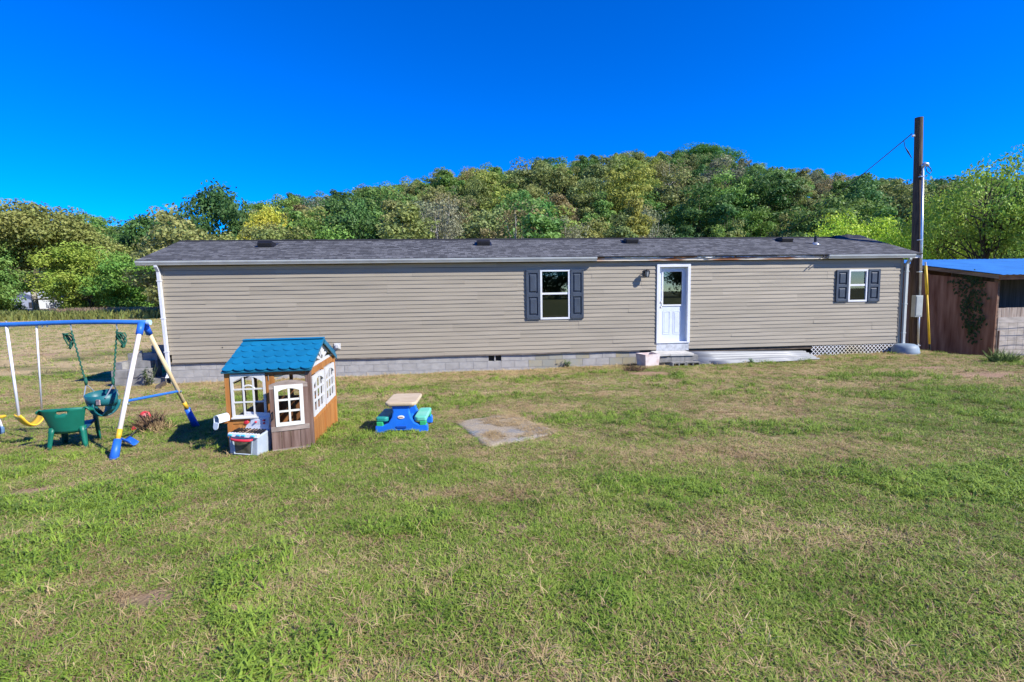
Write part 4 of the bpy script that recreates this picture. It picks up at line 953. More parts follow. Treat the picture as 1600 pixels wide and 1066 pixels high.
# ------------------------------------------------------------------ playhouse
fr_, bk = on_ground(491.5, 697), on_ground(527.5, 659)
dv = (bk-fr_)[:2]; PYAW = math.atan2(-dv[0], dv[1]); PD = float(np.hypot(*dv)); PW = 1.0
ph = np.array([fr_[0]-PW*math.cos(PYAW), fr_[1]-PW*math.sin(PYAW)]); 
PZ = gz(fr_[0], fr_[1])-.01
PH = thing('playhouse', "child's wooden playhouse with blue scalloped roof and white windows", 'playhouse', (ph[0], ph[1], PZ), PYAW)
CED = mat('cedar_orange', (.31, .115, .025), .65, c2=(.43, .19, .05), scale=3, stretch=(5, 5, .5), bump=.1, rnd=.12)
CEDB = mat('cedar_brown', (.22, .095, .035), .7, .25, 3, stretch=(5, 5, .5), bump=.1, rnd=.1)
WEA = mat('weathered_door_wood', (.105, .06, .045), .85, c2=(.20, .135, .11), scale=4, stretch=(6, 6, .5), bump=.25, rnd=.12)
WGR = mat('greyed_wood', (.26, .21, .18), .85, .25, 4, stretch=(.6, 6, 6), bump=.2)
PWH = mat('playhouse_white', (.56, .56, .55), .5, .05); RBL = mat('playhouse_roof_blue', (.004, .14, .27), .5, .08, 3, rnd=.05); RBE = mat('roof_edge_teal', (.01, .13, .22), .5, .1)
EV, RD = .98, 1.255
for (x, y, mt) in ((0, 0, CED), (PW-.07, 0, WEA), (0, PD-.06, CEDB), (PW-.06, PD-.06, CED)):
    MB().box(x, x+.065, y, y+.065, -.12, EV).build('post', mt, PH, .004)
def bar(name, mt, *a): return MB().box(*a).build(name, mt, PH, .003)
bar('header', CEDB, .065, PW-.07, .005, .05, EV-.06, EV-.005)
bar('header', CED, PW-.055, PW-.012, .065, PD-.06, EV-.09, EV-.005); bar('header', CED, .012, .055, .065, PD-.06, EV-.06, EV-.005); bar('header', CED, .065, PW-.07, PD-.05, PD-.01, EV-.06, EV-.005)
# front: window panel, planks, doorway
def grid_window(name, T, w, h, cols, rows, arch, mt, thick=.03, f=.045, b_=.022):
    """white moulded window: outer frame, muntins, arched top"""
    m = MB(); m.box(0, f, 0, thick, 0, h, T).box(w-f, w, 0, thick, 0, h, T).box(f, w-f, .001, thick-.001, 0, f, T)
    n = 14; iw = w-2*f; pa = []
    for k in range(n+1):
        t = k/n; pa.append((f+iw*t, h-f-arch*(2*t-1)**2))
    m.prism([(f, h), *[(x, z) for x, z in pa], (w-f, h)], .001, thick-.001, 'y', T)
    o = m.build(name, mt, PH)
    mu = MB()
    for c_ in range(1, cols):
        x = f+iw*c_/cols; zt_ = h-f-arch*(2*(c_/cols)-1)**2; mu.box(x-b_/2, x+b_/2, .006, thick-.006, f, zt_+.004, T)
    for r_ in range(1, rows):
        z = f+(h-2*f)*r_/rows; mu.box(f, w-f, .007, thick-.007, z-b_/2, z+b_/2, T)
    mu.build('muntins', mt, o); return o
def TR(x, y, z, rz=0): return Matrix.Translation((x, y, z)) @ Matrix.Rotation(rz, 4, 'Z')
W1 = grid_window('window', TR(.07, -.012, .42), .395, .53, 3, 3, .075, PWH, f=.027, b_=.018)
o = MB()
for k in range(13):                                   # small inner arch of the moulded window
    pass
o.tube([(.07+.1975+.07*math.cos(a), .004, .42+.335+.055*math.sin(a)) for a in np.linspace(0, math.pi, 9)], .012, 6); o.build('inner_arch', PWH, W1)
bar('sill', PWH, .06, .47, -.03, .02, .405, .424)
bar('rail', CED, .065, .47, .0, .03, .34, .40); bar('rail', CED, .065, .47, .0, .03, -.06, .02)
for k in range(4): MB().box(.066+k*.101, .066+k*.101+.097, .008, .024, .02, .34).build('plank', CED, PH, .002)
for k in range(2): MB().box(.473+k*.05, .473+k*.05+.046, -.002, .03, -.1, EV-.06).build('plank', CED, PH, .003)
bar('hinge_plate', mat('steel_plate', (.4, .4, .4), .4, metal=.6), .505, .512, -.012, -.002, .86, .93)
pa = [(.57+.39*t, .87+.055*(1-(2*t-1)**2)) for t in np.linspace(0, 1, 12)]
MB().prism([(.57, EV-.06), (.96, EV-.06)][::-1]+pa, .008, .03, 'y').build('door_arch', mat('pale_arch_wood', (.50, .40, .22), .7, .15), PH)
# door, ajar
DT = Matrix.Translation((.955, -.01, 0)) @ Matrix.Rotation(R(17), 4, 'Z') @ Matrix.Translation((-.43, 0, 0))
DWd, DH = .43, .90
dr = MB(); dr.box(0, .055, -.03, -.002, -.03, DH-.07, DT).box(DWd-.055, DWd, -.03, -.002, -.03, DH-.07, DT)
D_ = dr.build('door', WEA, PH, .003)
pa = [(DWd*t, DH-.075+.045*(1-(2*t-1)**2)) for t in np.linspace(0, 1, 12)]
MB().prism([(0, DH-.125)]+pa+[(DWd, DH-.125)], -.034, -.003, 'y', DT).build('top_rail', WGR, D_)
for z0_, z1_, mt in ((.255, .315, WGR), (-.03, .035, WGR)): MB().box(0, DWd, -.036, -.004, z0_, z1_, DT).build('rail', mt, D_)
for k in range(4): MB().box(.006+k*.105, .006+k*.105+.101, -.026, -.008, .035, .255, DT).build('plank', WEA, D_)
grid_window('door_window', DT @ TR(.055, -.042, .315), DWd-.11, .50, 2, 3, .03, mat('yellowed_white', (.62, .62, .57), .5, .06), f=.042).parent = D_
MB().tube([DT @ Vector(q) for q in ((.025, -.034, .50), (.025, -.06, .50), (.025, -.06, .42), (.025, -.034, .42))], .008, 6).build('handle', BLACK, D_)
MB().lathe([(.03, 0), (.03, .015), (.015, .02)], 12, M=Matrix.Translation((.535, -.003, .49)) @ Matrix.Rotation(R(90), 4, 'X')).build('door_bell', mat('weathered_metal', (.2, .28, .24), .5, .3), PH)
# right side: windows above, planks below
SX = PW-.034
for k in range(2):
    grid_window('window', Matrix.Translation((PW+.004, .085+k*(PD/2-.03), .36)) @ Matrix.Rotation(R(90), 4, 'Z'), PD/2-.12, .51, 3, 3, .07, PWH, f=.045, b_=.026)
bar('mullion', CED, PW-.05, PW-.006, PD/2-.03, PD/2+.01, -.08, EV-.09)
bar('rail', CED, PW-.052, PW-.004, .066, PD-.061, .30, .365)
n = 9
for k in range(n): y0_ = .068+k*(PD-.13)/n; MB().box(PW-.045, PW-.018, y0_, y0_+(PD-.13)/n-.005, -.1, .30).build('plank', CED, PH, .002)
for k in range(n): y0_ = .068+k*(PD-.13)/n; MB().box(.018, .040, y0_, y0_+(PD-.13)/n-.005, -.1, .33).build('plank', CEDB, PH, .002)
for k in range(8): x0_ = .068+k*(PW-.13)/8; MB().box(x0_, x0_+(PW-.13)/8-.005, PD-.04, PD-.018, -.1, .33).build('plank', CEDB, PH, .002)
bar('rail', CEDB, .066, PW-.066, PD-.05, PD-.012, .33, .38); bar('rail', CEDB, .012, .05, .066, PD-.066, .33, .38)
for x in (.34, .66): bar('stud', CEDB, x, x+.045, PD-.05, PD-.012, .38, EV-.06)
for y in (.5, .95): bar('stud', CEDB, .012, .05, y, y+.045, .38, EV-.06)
# gables with sunburst slots
def gable(x, vis):
    m = MB(); hw = PD/2; H_ = RD-EV-.03
    base = [(0.02, 0), (PD-.02, 0), (hw, H_)]
    if not vis: m.prism([(a_, b_+EV) for a_, b_ in base], x-.01, x+.01, 'x'); m.build('gable', PWH, PH); return
    MB().box(x-.012, x+.012, .02, PD-.02, EV-.002, EV+.035).build('gable', PWH, PH)
    go = PH.children[-1]
    for k, an in enumerate(np.linspace(16, 164, 7)):
        a_ = R(an); d0 = np.array([math.cos(a_), math.sin(a_)]); o_ = np.array([hw, EV+.02])
        # length to the roof line
        best = 9
        for sgn in (-1, 1):
            nrm = np.array([sgn*H_, hw-.02]); lim = nrm @ np.array([hw+sgn*(hw-.02), EV]); den = nrm @ d0
            if den > 1e-6: best = min(best, (lim-nrm @ o_)/den)
        L0, L1 = .075, best-.006; sd_ = np.array([-d0[1], d0[0]]); w0, w1 = .014, .014+.045*(L1-.05)
        q = [o_+d0*L0+sd_*w0, o_+d0*L0-sd_*w0, o_+d0*L1-sd_*w1, o_+d0*L1+sd_*w1]
        MB().prism([tuple(v_) for v_ in q], x-.010, x+.010, 'x').build('sunburst_ray', PWH, go)
    for sgn in (-1, 1):
        a_ = np.array([hw-sgn*(hw-.02), EV+.01]); b_ = np.array([hw, EV+H_]); d0 = (b_-a_)/np.linalg.norm(b_-a_); sd_ = np.array([d0[1], -d0[0]])*sgn
        q = [a_, b_, b_+np.array([0, -.045]), a_+sd_*.02+d0*.05]
        MB().prism([tuple(v_) for v_ in q], x-.013, x+.013, 'x').build('gable_edge', PWH, go)
gable(PW-.03, True); gable(.03, False)
# roof: two slabs with overlapping scallops
hw = PD/2; ov = .045; ang = math.atan2(RD-EV, hw); Ls = math.hypot(hw, RD-EV)+ov; RX0, RX1 = -.015, PW+.02
NS, NR = 8, 5; sw_ = (RX1-RX0)/(NS-.0); rh = Ls/NR
prof = [(0, rh*1.04)] + [(sw_*.5-sw_*.5*math.cos(a), rh*.34-rh*.34*math.sin(a)) for a in np.linspace(0, math.pi, 9)][0:] 
prof = [(0, rh*1.42)]+[(sw_/2*(1-math.cos(a)), rh*.36*(1-math.sin(a))) for a in np.linspace(0, math.pi, 11)]+[(sw_, rh*1.42)]
scal = MB().prism(prof, .0, .012, 'z').mesh('shingle', RBL)
hpr = [(x, z) for x, z in prof if x <= sw_/2+1e-6]; hpr = hpr+[(sw_/2, rh*1.42)]
half_r = MB().prism([(x-0, z) for x, z in hpr], .0, .012, 'z').mesh('shingle', RBL)
half_l = MB().prism([(sw_/2-x, z) for x, z in hpr][::-1], .0, .012, 'z').mesh('shingle', RBL)
for sgn in (1, -1):
    T = Matrix.Translation((0, hw, RD)) @ Matrix.Rotation(0 if sgn > 0 else math.pi, 4, 'Z') @ Matrix.Rotation(ang, 4, 'X') @ Matrix.Translation((0, -Ls, 0))
    x0_, x1_ = (RX0, RX1) if sgn > 0 else (-RX1, -RX0)
    slab = MB().box(x0_, x1_, 0, Ls, .004, .022).build('roof_slab', RBE, PH); slab.matrix_local = T
    for r_ in range(NR):
        for c_ in range(NS+(1 if r_ % 2 else 0)):
            x = x0_+c_*sw_-(sw_/2 if r_ % 2 else 0); mesh_ = scal
            if r_ % 2 and c_ == 0: mesh_, x = half_l, x0_
            if r_ % 2 and c_ == NS: mesh_ = half_r
            inst('shingle', mesh_, slab, (x, r_*rh-.004, .0235+.0002*(c_ % 2)), (R(-2.6), 0, 0)) if False else inst('shingle', mesh_, slab, (x+.001, r_*rh-.006, .036), (R(-2.6), 0, 0))
MB().tube([(RX0-.005, hw, RD+.028), (RX1+.005, hw, RD+.028)], .03, 8).build('ridge_cap', RBL, PH)
for x in (RX1-.004,): MB().prism([(hw, RD-.035), (hw, RD+.025), (PD+ov*.8, EV-.02), (PD+ov*.8, EV-.07)], x, x+.014, 'x').build('verge_board', RBE, PH)
# mailbox on the left front post
MX = MB(); T = Matrix.Translation((.0, -.03, .40)) @ Matrix.Rotation(R(-28), 4, 'Z') @ Matrix.Scale(.62, 4)
arc = [(-.065, 0)]+[(-.065*math.cos(a), .075+.062*math.sin(a)) for a in np.linspace(0, math.pi, 11)]+[(.065, 0)]
def shellv(y0_, y1_):
    n = len(arc); vs = [T @ Vector((x, y_, z)) for y_ in (y0_, y1_) for x, z in arc]; return vs, [(i, (i+1) % n, n+(i+1) % n, n+i) for i in range(n)]
MX.add(*shellv(-.21, .03)); MBX = MX.build('mailbox', mat('mailbox_white', (.58, .64, .68), .45, .06), PH, solid=.008)
MB().prism(arc, -.03, -.02, 'y', T).build('mailbox_back', mat('mailbox_inside', (.03, .14, .15), .6), MBX)
T2 = T @ Matrix.Translation((0, -.215, .0)) @ Matrix.Rotation(R(168), 4, 'X'); MB().prism(arc, -.006, .006, 'y', T2).build('mailbox_flap', mat('mailbox_white', (.58, .64, .68)), MBX, .003)
bar('mailbox_bracket', CED, -.04, .03, -.07, .0, .37, .398)
# small dark table leaf sticking out at the left side of the playhouse
MB().prism([(-.20, .70), (.0, .79), (.0, .81), (-.20, .715)], .5, .95, 'y').build('side_flap', mat('dark_green_flap', (.03, .05, .04), .6), PH)

# ------------------------------------------------------------------ toy oven
p = on_ground(381, 711.5); OV = thing('toy_oven', 'grey plastic toy oven with red handle standing before the playhouse', 'toy oven', tuple(p+np.array([0, 0, -.01])), R(-9)); OV.rotation_euler = (R(-3), R(1.5), R(-9))
OG_ = mat('oven_grey', (.34, .40, .45), .5, c2=(.40, .45, .50), scale=8, rnd=0); OS_ = mat('oven_speckled', (.52, .55, .60), .6, c2=(.62, .64, .68), scale=60, lo=.4, hi=.6)
w_, d_ = .19, .27
MB().add([(-w_+.01, 0, 0), (w_-.01, 0, 0), (w_-.01, d_, 0), (-w_+.01, d_, 0), (-w_, -.012, .235), (w_, -.012, .235), (w_, d_, .285), (-w_, d_, .285)], [(3, 2, 1, 0), (4, 5, 6, 7), (0, 1, 5, 4), (1, 2, 6, 5), (2, 3, 7, 6), (3, 0, 4, 7)]).build('body', OG_, OV, .012)
MB().add([(-w_-.004, -.03, .225), (w_+.004, -.03, .225), (w_+.004, -.018, .265), (-w_-.004, -.018, .265), (-w_-.004, .02, .225), (w_+.004, .02, .225), (w_+.004, .02, .27), (-w_-.004, .02, .27)], [(0, 1, 2, 3), (5, 4, 7, 6), (3, 2, 6, 7), (1, 0, 4, 5), (0, 3, 7, 4), (2, 1, 5, 6)]).build('control_strip', OS_, OV, .004)
BSP = MB().prism([(.215, .27), (.27, .27), (.27, .47), (.245, .475), (.24, .43), (.228, .42)], -w_+.015, w_-.015, 'x').build('backsplash', OS_, OV, .006)
MB().box(-.07, .075, .219, .228, .33, .395).build('clock_panel', mat('panel_pale', (.55, .60, .66), .5), BSP, .004)
def knob(x, y, z, r_, mt, par, rx=80): return MB().lathe([(r_, 0), (r_, .012), (r_*.8, .022), (r_*.3, .024)], 14, M=Matrix.Translation((x, y, z)) @ Matrix.Rotation(R(rx), 4, 'X')).build('knob', mt, par, smooth=False)
knob(-.125, .224, .355, .034, REDP, BSP); knob(.005, .22, .358, .012, REDP, BSP); knob(.115, .222, .385, .013, REDP, BSP); knob(.115, .222, .35, .013, REDP, BSP)
CYAN = mat('cyan_knob', (.06, .42, .62), .4, .1)
for x in (-.15, -.045, .02, .14): MB().box(x-.024, x+.024, -.05, -.024, .237, .258).build('knob', CYAN, OV, .008)
for sx in (-1, 1):
    bn = MB()
    for k in range(5): bn.box(sx*.10-.075+k*.036, sx*.10-.075+k*.036+.014, .05, .2, .279, .297, Matrix.Rotation(R(9.5), 4, 'X') @ Matrix.Translation((0, 0, -.03)))
    bn.box(sx*.10-.08, sx*.10+.085, .11, .13, .28, .299, Matrix.Rotation(R(9.5), 4, 'X') @ Matrix.Translation((0, 0, -.03))); bn.build('burner_grate', BLACK, OV)
MB().box(-.10, .10, .06, .19, .266, .272, Matrix.Rotation(R(9.5), 4, 'X') @ Matrix.Translation((0, 0, -.012))).build('hob_plate', mat('hob_brown', (.35, .25, .17), .6, .3, 20), OV)
OD = MB().add([(-.115, -.012, .02), (.11, -.012, .02), (.125, -.022, .185), (-.13, -.022, .185), (-.10, -.006, .03), (.095, -.006, .03), (.105, -.014, .17), (-.11, -.014, .17)], [(0, 1, 5, 4), (1, 2, 6, 5), (2, 3, 7, 6), (3, 0, 4, 7)]).build('oven_door', mat('oven_door_grey', (.45, .52, .56), .5), OV, solid=.008)
MB().add([(-.10, -.010, .03), (.095, -.010, .03), (.105, -.018, .17), (-.11, -.018, .17)], [(0, 1, 2, 3)]).build('oven_window', mat('smoky_window', (.10, .095, .07), .18, .5, 12, spec=.6), OD, solid=.003)
MB().tube([(-.135, -.03, .205), (-.12, -.055, .2), (-.05, -.066, .195), (.05, -.066, .195), (.12, -.055, .2), (.135, -.03, .205)], [.010, .014, .017, .017, .014, .010], 8).build('handle', REDP, OV, smooth=True)

# ------------------------------------------------------------------ trees
def crown_mesh(name, seed, H, Wd, n_clump, per, leaf, base=.25, shape='round', gap=0., inner=.15, crs=1.):
    r_ = np.random.default_rng(seed); cs_ = []
    while len(cs_) < n_clump:
        d = r_.normal(size=3); d /= np.linalg.norm(d)
        rad = r_.random()**.33
        if shape == 'round': e = np.array([Wd*.5, Wd*.5, H*(1-base)*.5]); c = np.array([0, 0, H*(base+1)*.5])
        elif shape == 'cone': e = np.array([Wd*.5, Wd*.5, H*(1-base)*.5]); c = np.array([0, 0, H*(base+1)*.5])
        elif shape == 'spread': e = np.array([Wd*.5, Wd*.5, H*(1-base)*.42]); c = np.array([0, 0, H*(base+1)*.53])
        else: e = np.array([Wd*.42, Wd*.42, H*(1-base)*.5]); c = np.array([0, 0, H*(base+1)*.5])
        p_ = c + d*e*rad*(.80+.35*vnoise(d[0]*2+seed, d[1]*2+d[2]*1.7, seed))
        if rad < .45 and r_.random() > inner: continue
        f = (p_[2]/H-base)/(1-base)
        if shape == 'cone' and np.hypot(p_[0], p_[1]) > Wd*.5*(1.05-f): continue
        cs_.append(p_)
    cs_ = np.array(cs_); cr = Wd*crs*(.085+.095*r_.random(n_clump)); n = n_clump*per
    ci = np.repeat(np.arange(n_clump), per); d = r_.normal(size=(n, 3)); d /= np.linalg.norm(d, axis=1)[:, None]
    P = cs_[ci] + d*(cr[ci]*(.55+.55*r_.random(n)))[:, None]*np.array([1.15, 1.15, .72])
    nrm = d*.9 + r_.normal(size=(n, 3))*.55 + np.array([0, 0, .35]); nrm /= np.linalg.norm(nrm, axis=1)[:, None]
    t = np.cross(nrm, r_.normal(size=(n, 3))); t /= np.linalg.norm(t, axis=1)[:, None]; b_ = np.cross(nrm, t)
    sz = leaf*(.65+.7*r_.random(n))[:, None]
    V_ = np.stack([P-t*sz*.62, P+b_*sz*.36, P+t*sz*.62+nrm*sz*.08, P-b_*sz*.36], 1).reshape(-1, 3)
    me = bpy.data.meshes.new(name); me.vertices.add(n*4); me.vertices.foreach_set('co', V_.astype(np.float32).ravel())
    me.loops.add(n*4); me.loops.foreach_set('vertex_index', np.arange(n*4, dtype=np.int32)); me.polygons.add(n)
    me.polygons.foreach_set('loop_start', np.arange(0, n*4, 4, dtype=np.int32)); me.update()
    cl = r_.random(n_clump)
    for nm, arr in (('lv', np.clip(.55*cl[ci]+.45*r_.random(n), 0, 1)), ('lh', np.clip(.6*r_.random(n_clump)[ci]+.4*r_.random(n), 0, 1))):
        a_ = me.attributes.new(nm, 'FLOAT', 'FACE'); a_.data.foreach_set('value', arr.astype(np.float32))
    me.materials.append(LEAF); me.validate(); return me, cs_
def trunk_mesh(name, seed, H, Wd, cs_, base, bark, r0, nl=9, multi=1):
    r_ = random.Random(seed); m = MB()
    for k in range(multi):
        lean = np.array([r_.gauss(0, .05), r_.gauss(0, .05), 0])*H*(1 if multi == 1 else 2.4); off = np.array([r_.gauss(0, .3), r_.gauss(0, .3), 0])*(0 if multi == 1 else 1)
        pts = [off+np.array([0, 0, -.4]), off+lean*.3+np.array([0, 0, H*base*.7]), off+lean*.7+np.array([r_.gauss(0, .1), r_.gauss(0, .1), H*(base+.3)]), off+lean+np.array([0, 0, H*.86])]
        rr = r0*(1 if multi == 1 else .6); m.tube(pts, [rr*1.25, rr, rr*.6, rr*.12], 7)
        far = sorted(cs_.tolist(), key=lambda q: r_.random())[:nl]
        for q in far:
            q = np.array(q); t = min(.9, max(.35, (q[2]/H-.12)/.9)); zz = H*base*.7+(H*(base+.3)-H*base*.7)*r_.random() if q[2] < H*.7 else H*(base+.25)
            s0_ = off+lean*.5+np.array([0, 0, min(zz, q[2]-.3)]); md = s0_+(q-s0_)*.5+np.array([r_.gauss(0, .05), r_.gauss(0, .05), .06])*H*.5
            m.tube([s0_, md, q], [rr*.42, rr*.26, rr*.06], 5)
    return m.mesh(name, bark, False)
PROTO = {}
def proto(key, seed, H, Wd, nc, per, leaf, base, shape, bark=BARK, r0=.2, nl=9, inner=.15, multi=1, crs=1.):
    cm, cs_ = crown_mesh('crown', seed, H, Wd, nc, per, leaf, base, shape, inner=inner, crs=crs); PROTO[key] = (cm, trunk_mesh('trunk', seed, H, Wd, cs_, base, bark, r0, nl, multi), H, Wd)
for i in range(4): proto('far%d' % i, 100+i, 11+i*.7, 8.6+1.2*(i % 2), 58, 130, .34, .08, 'round', r0=.18)
for i in range(2): proto('oval%d' % i, 120+i, 13, 6.6, 50, 130, .33, .12, 'oval', r0=.17)
proto('cone0', 130, 11, 5.0, 50, 110, .28, .05, 'cone')
for i in range(2): proto('sparse%d' % i, 140+i, 12, 7.8, 46, 70, .27, .14, 'round', bark=PALEBARK, r0=.16, nl=26)
proto('near0', 150, 12, 11, 115, 170, .32, .06, 'round', nl=12); proto('near1', 151, 12, 10, 110, 170, .31, .02, 'round', nl=12)
proto('sycamore', 152, 19, 17, 150, 180, .38, .36, 'spread', bark=PALEBARK, r0=.38, nl=26)
proto('locust', 153, 10.5, 11.5, 120, 75, .19, .30, 'spread', bark=mat('dark_bark', (.05, .04, .03), .9, .3, 4), r0=.24, nl=30, inner=.35, multi=3, crs=.62)
proto('locust1', 154, 9, 8.0, 110, 90, .18, .2, 'spread', bark=mat('dark_bark', (.05, .04, .03)), r0=.18, nl=28, inner=.3, multi=2, crs=.8)
proto('bush', 155, 3.2, 4.6, 55, 60, .2, .0, 'round', nl=5, r0=.06)
proto('oak', 156, 15, 13, 125, 190, .33, .10, 'round', nl=12, r0=.35)
def tree(key, x, y, H, Wd, col, label, group=None, name='broadleaf_tree', rz=None, cat='tree', z=None):
    cm, tm, h0, w0 = PROTO[key]; rz = random.uniform(0, 6.283) if rz is None else rz
    t = thing(name, label, cat, (x, y, (gz(x, y) if z is None else z)-.1), rz, group); sc = (Wd/w0, Wd/w0, H/h0)
    o = inst('crown', cm, t, scale=sc); o.color = (*[min(.6, 1.38*k) for k in col], 1); inst('trunk', tm, t, scale=sc); return t
def tree_px(key, u, vtop, y, Wpx, col, label, **k):          # crown top at the pixel, standing at depth y on the ground
    P = at_y(u, vtop, y); H = P[2]-gz(P[0], y)+.1; return tree(key, P[0], y, H, Wpx/FPX*y, col, label, **k)
random.seed(77)
C_ = dict(dark=(.060, .125, .032), mid=(.11, .195, .042), olive=(.17, .195, .060), yel=(.21, .25, .05), brown=(.21, .18, .075), rust=(.25, .175, .06), grey=(.17, .185, .10), lime=(.26, .37, .055), gold=(.23, .225, .05))
# trees one can point to
tree_px('sycamore', 40, 316, 84, 170, (0.175, 0.19, 0.05), 'tall olive sycamore with pale limbs beside the white house in the field', name='sycamore_tree')
tree_px('near1', -38, 372, 76, 100, (0.119, 0.210, 0.049), 'dark green bushy tree at the foot of the sycamore')
tree_px('near0', 122, 386, 80, 105, (0.196, 0.266, 0.042), 'rounded yellow-green tree at the edge of the mown field')
tree_px('near1', 205, 392, 79, 100, (0.119, 0.231, 0.042), 'rounded mid-green tree growing by the left end of the house')
tree_px('near0', 172, 378, 92, 120, (0.210, 0.238, 0.070), 'pale olive tree between the two rounded field-edge trees')
tree_px('near1', 236, 330, 100, 108, C_['dark'], 'dark green oak standing left of the tallest dark oak behind the roof', name='oak_tree')
tree_px('near0', 326, 299, 96, 122, (0.048, 0.109, 0.031), 'tallest dark green oak rising above the left part of the roof', name='oak_tree')
tree_px('near0', 411, 329, 92, 78, (0.378, 0.378, 0.049), 'bright yellow-green tree behind the roof beside the dark oaks')
tree_px('far1', 840, 307, 84, 82, (0.063, 0.168, 0.035), 'rich green rounded tree just above the middle of the roof')
tree_px('bush', 800, 347, 74, 44, (0.182, 0.364, 0.098), 'small light green tree peeping over the roof ridge', name='small_tree')
tree_px('oak', 1102, 229, 168, 100, (0.063, 0.161, 0.035), 'big dark green tree standing up highest on the hill ridge')
tree_px('oval0', 1010, 268, 128, 88, (0.091, 0.168, 0.039), 'large dark olive tree halfway up the hill below the ridge')
tree_px('locust1', 1330, 326, 40, 130, (0.308, 0.462, 0.042), 'bright lime-green tree behind the right end of the roof', name='locust_tree')
tree_px('locust1', 1400, 352, 37, 80, (0.280, 0.434, 0.042), 'low lime-green tree between the bright tree and the utility pole', name='locust_tree')
tree_px('locust', 1560, 238, 33, 210, (0.182, 0.280, 0.042), 'airy green locust tree with dark branching stems behind the blue-roofed shed', name='locust_tree', rz=1.0)
tree_px('locust1', 1490, 300, 38, 130, (0.238, 0.322, 0.042), 'yellowish green locust tree between the utility pole and the airy locust', name='locust_tree')
tree_px('locust', 1660, 285, 30, 170, (0.168, 0.266, 0.042), 'green locust tree at the far right behind the shed', name='locust_tree')
tree_px('near1', 1500, 365, 52, 120, (0.280, 0.392, 0.056), 'sunlit low green tree seen through the locust stems')
tree_px('near1', 1600, 362, 48, 110, (0.252, 0.364, 0.056), 'sunlit low green tree behind the far end of the shed')
tree_px('bush', 26, 472, 82, 24, (0.154, 0.238, 0.042), 'green bush in front of the white field house', name='bush', cat='bush')
# wooded hillside: place trees front to back, keep those that show
sky_px = np.full(1700, 999.0); sky_px[212:1428] = 376
def cover(u, w, v):
    for k in range(int(u-w*.42), int(u+w*.42)):
        if 0 <= k+50 < 1700: sky_px[k+50-0 if False else min(1699, max(0, k))] = min(sky_px[min(1699, max(0, k))], v)
for (u, w, v) in ((40, 170, 335), (-6, 95, 385), (122, 105, 396), (205, 100, 400), (172, 120, 390), (236, 110, 345), (326, 118, 312), (411, 78, 338)): cover(u, w, v)
DESC = dict(dark='dark green', mid='mid green', olive='dull olive', yel='yellowish green', brown='brownish autumn', rust='rusty orange', grey='thin grey-green', lime='lime green', gold='golden yellow')
cand = []
yv = 66.
while yv < 182:
    sp_ = 7.8; x = -yv*1.25-10
    while x < yv*1.25+10:
        cand.append((x+random.uniform(-2.4, 2.4), yv+random.uniform(-2.2, 2.2))); x += sp_
    yv += 7.6
cand.sort(key=lambda q: q[1]); kept = 0
lim = np.interp(np.arange(1700), [0, 60, 120, 200, 240, 300, 380, 470, 560, 640, 690, 720, 800, 850, 930, 1010, 1100, 1140, 1200, 1270, 1340, 1400, 1450, 1600, 1700], [330, 322, 326, 347, 340, 318, 322, 301, 294, 285, 268, 262, 261, 248, 240, 236, 238, 246, 258, 268, 275, 280, 280, 280, 290])
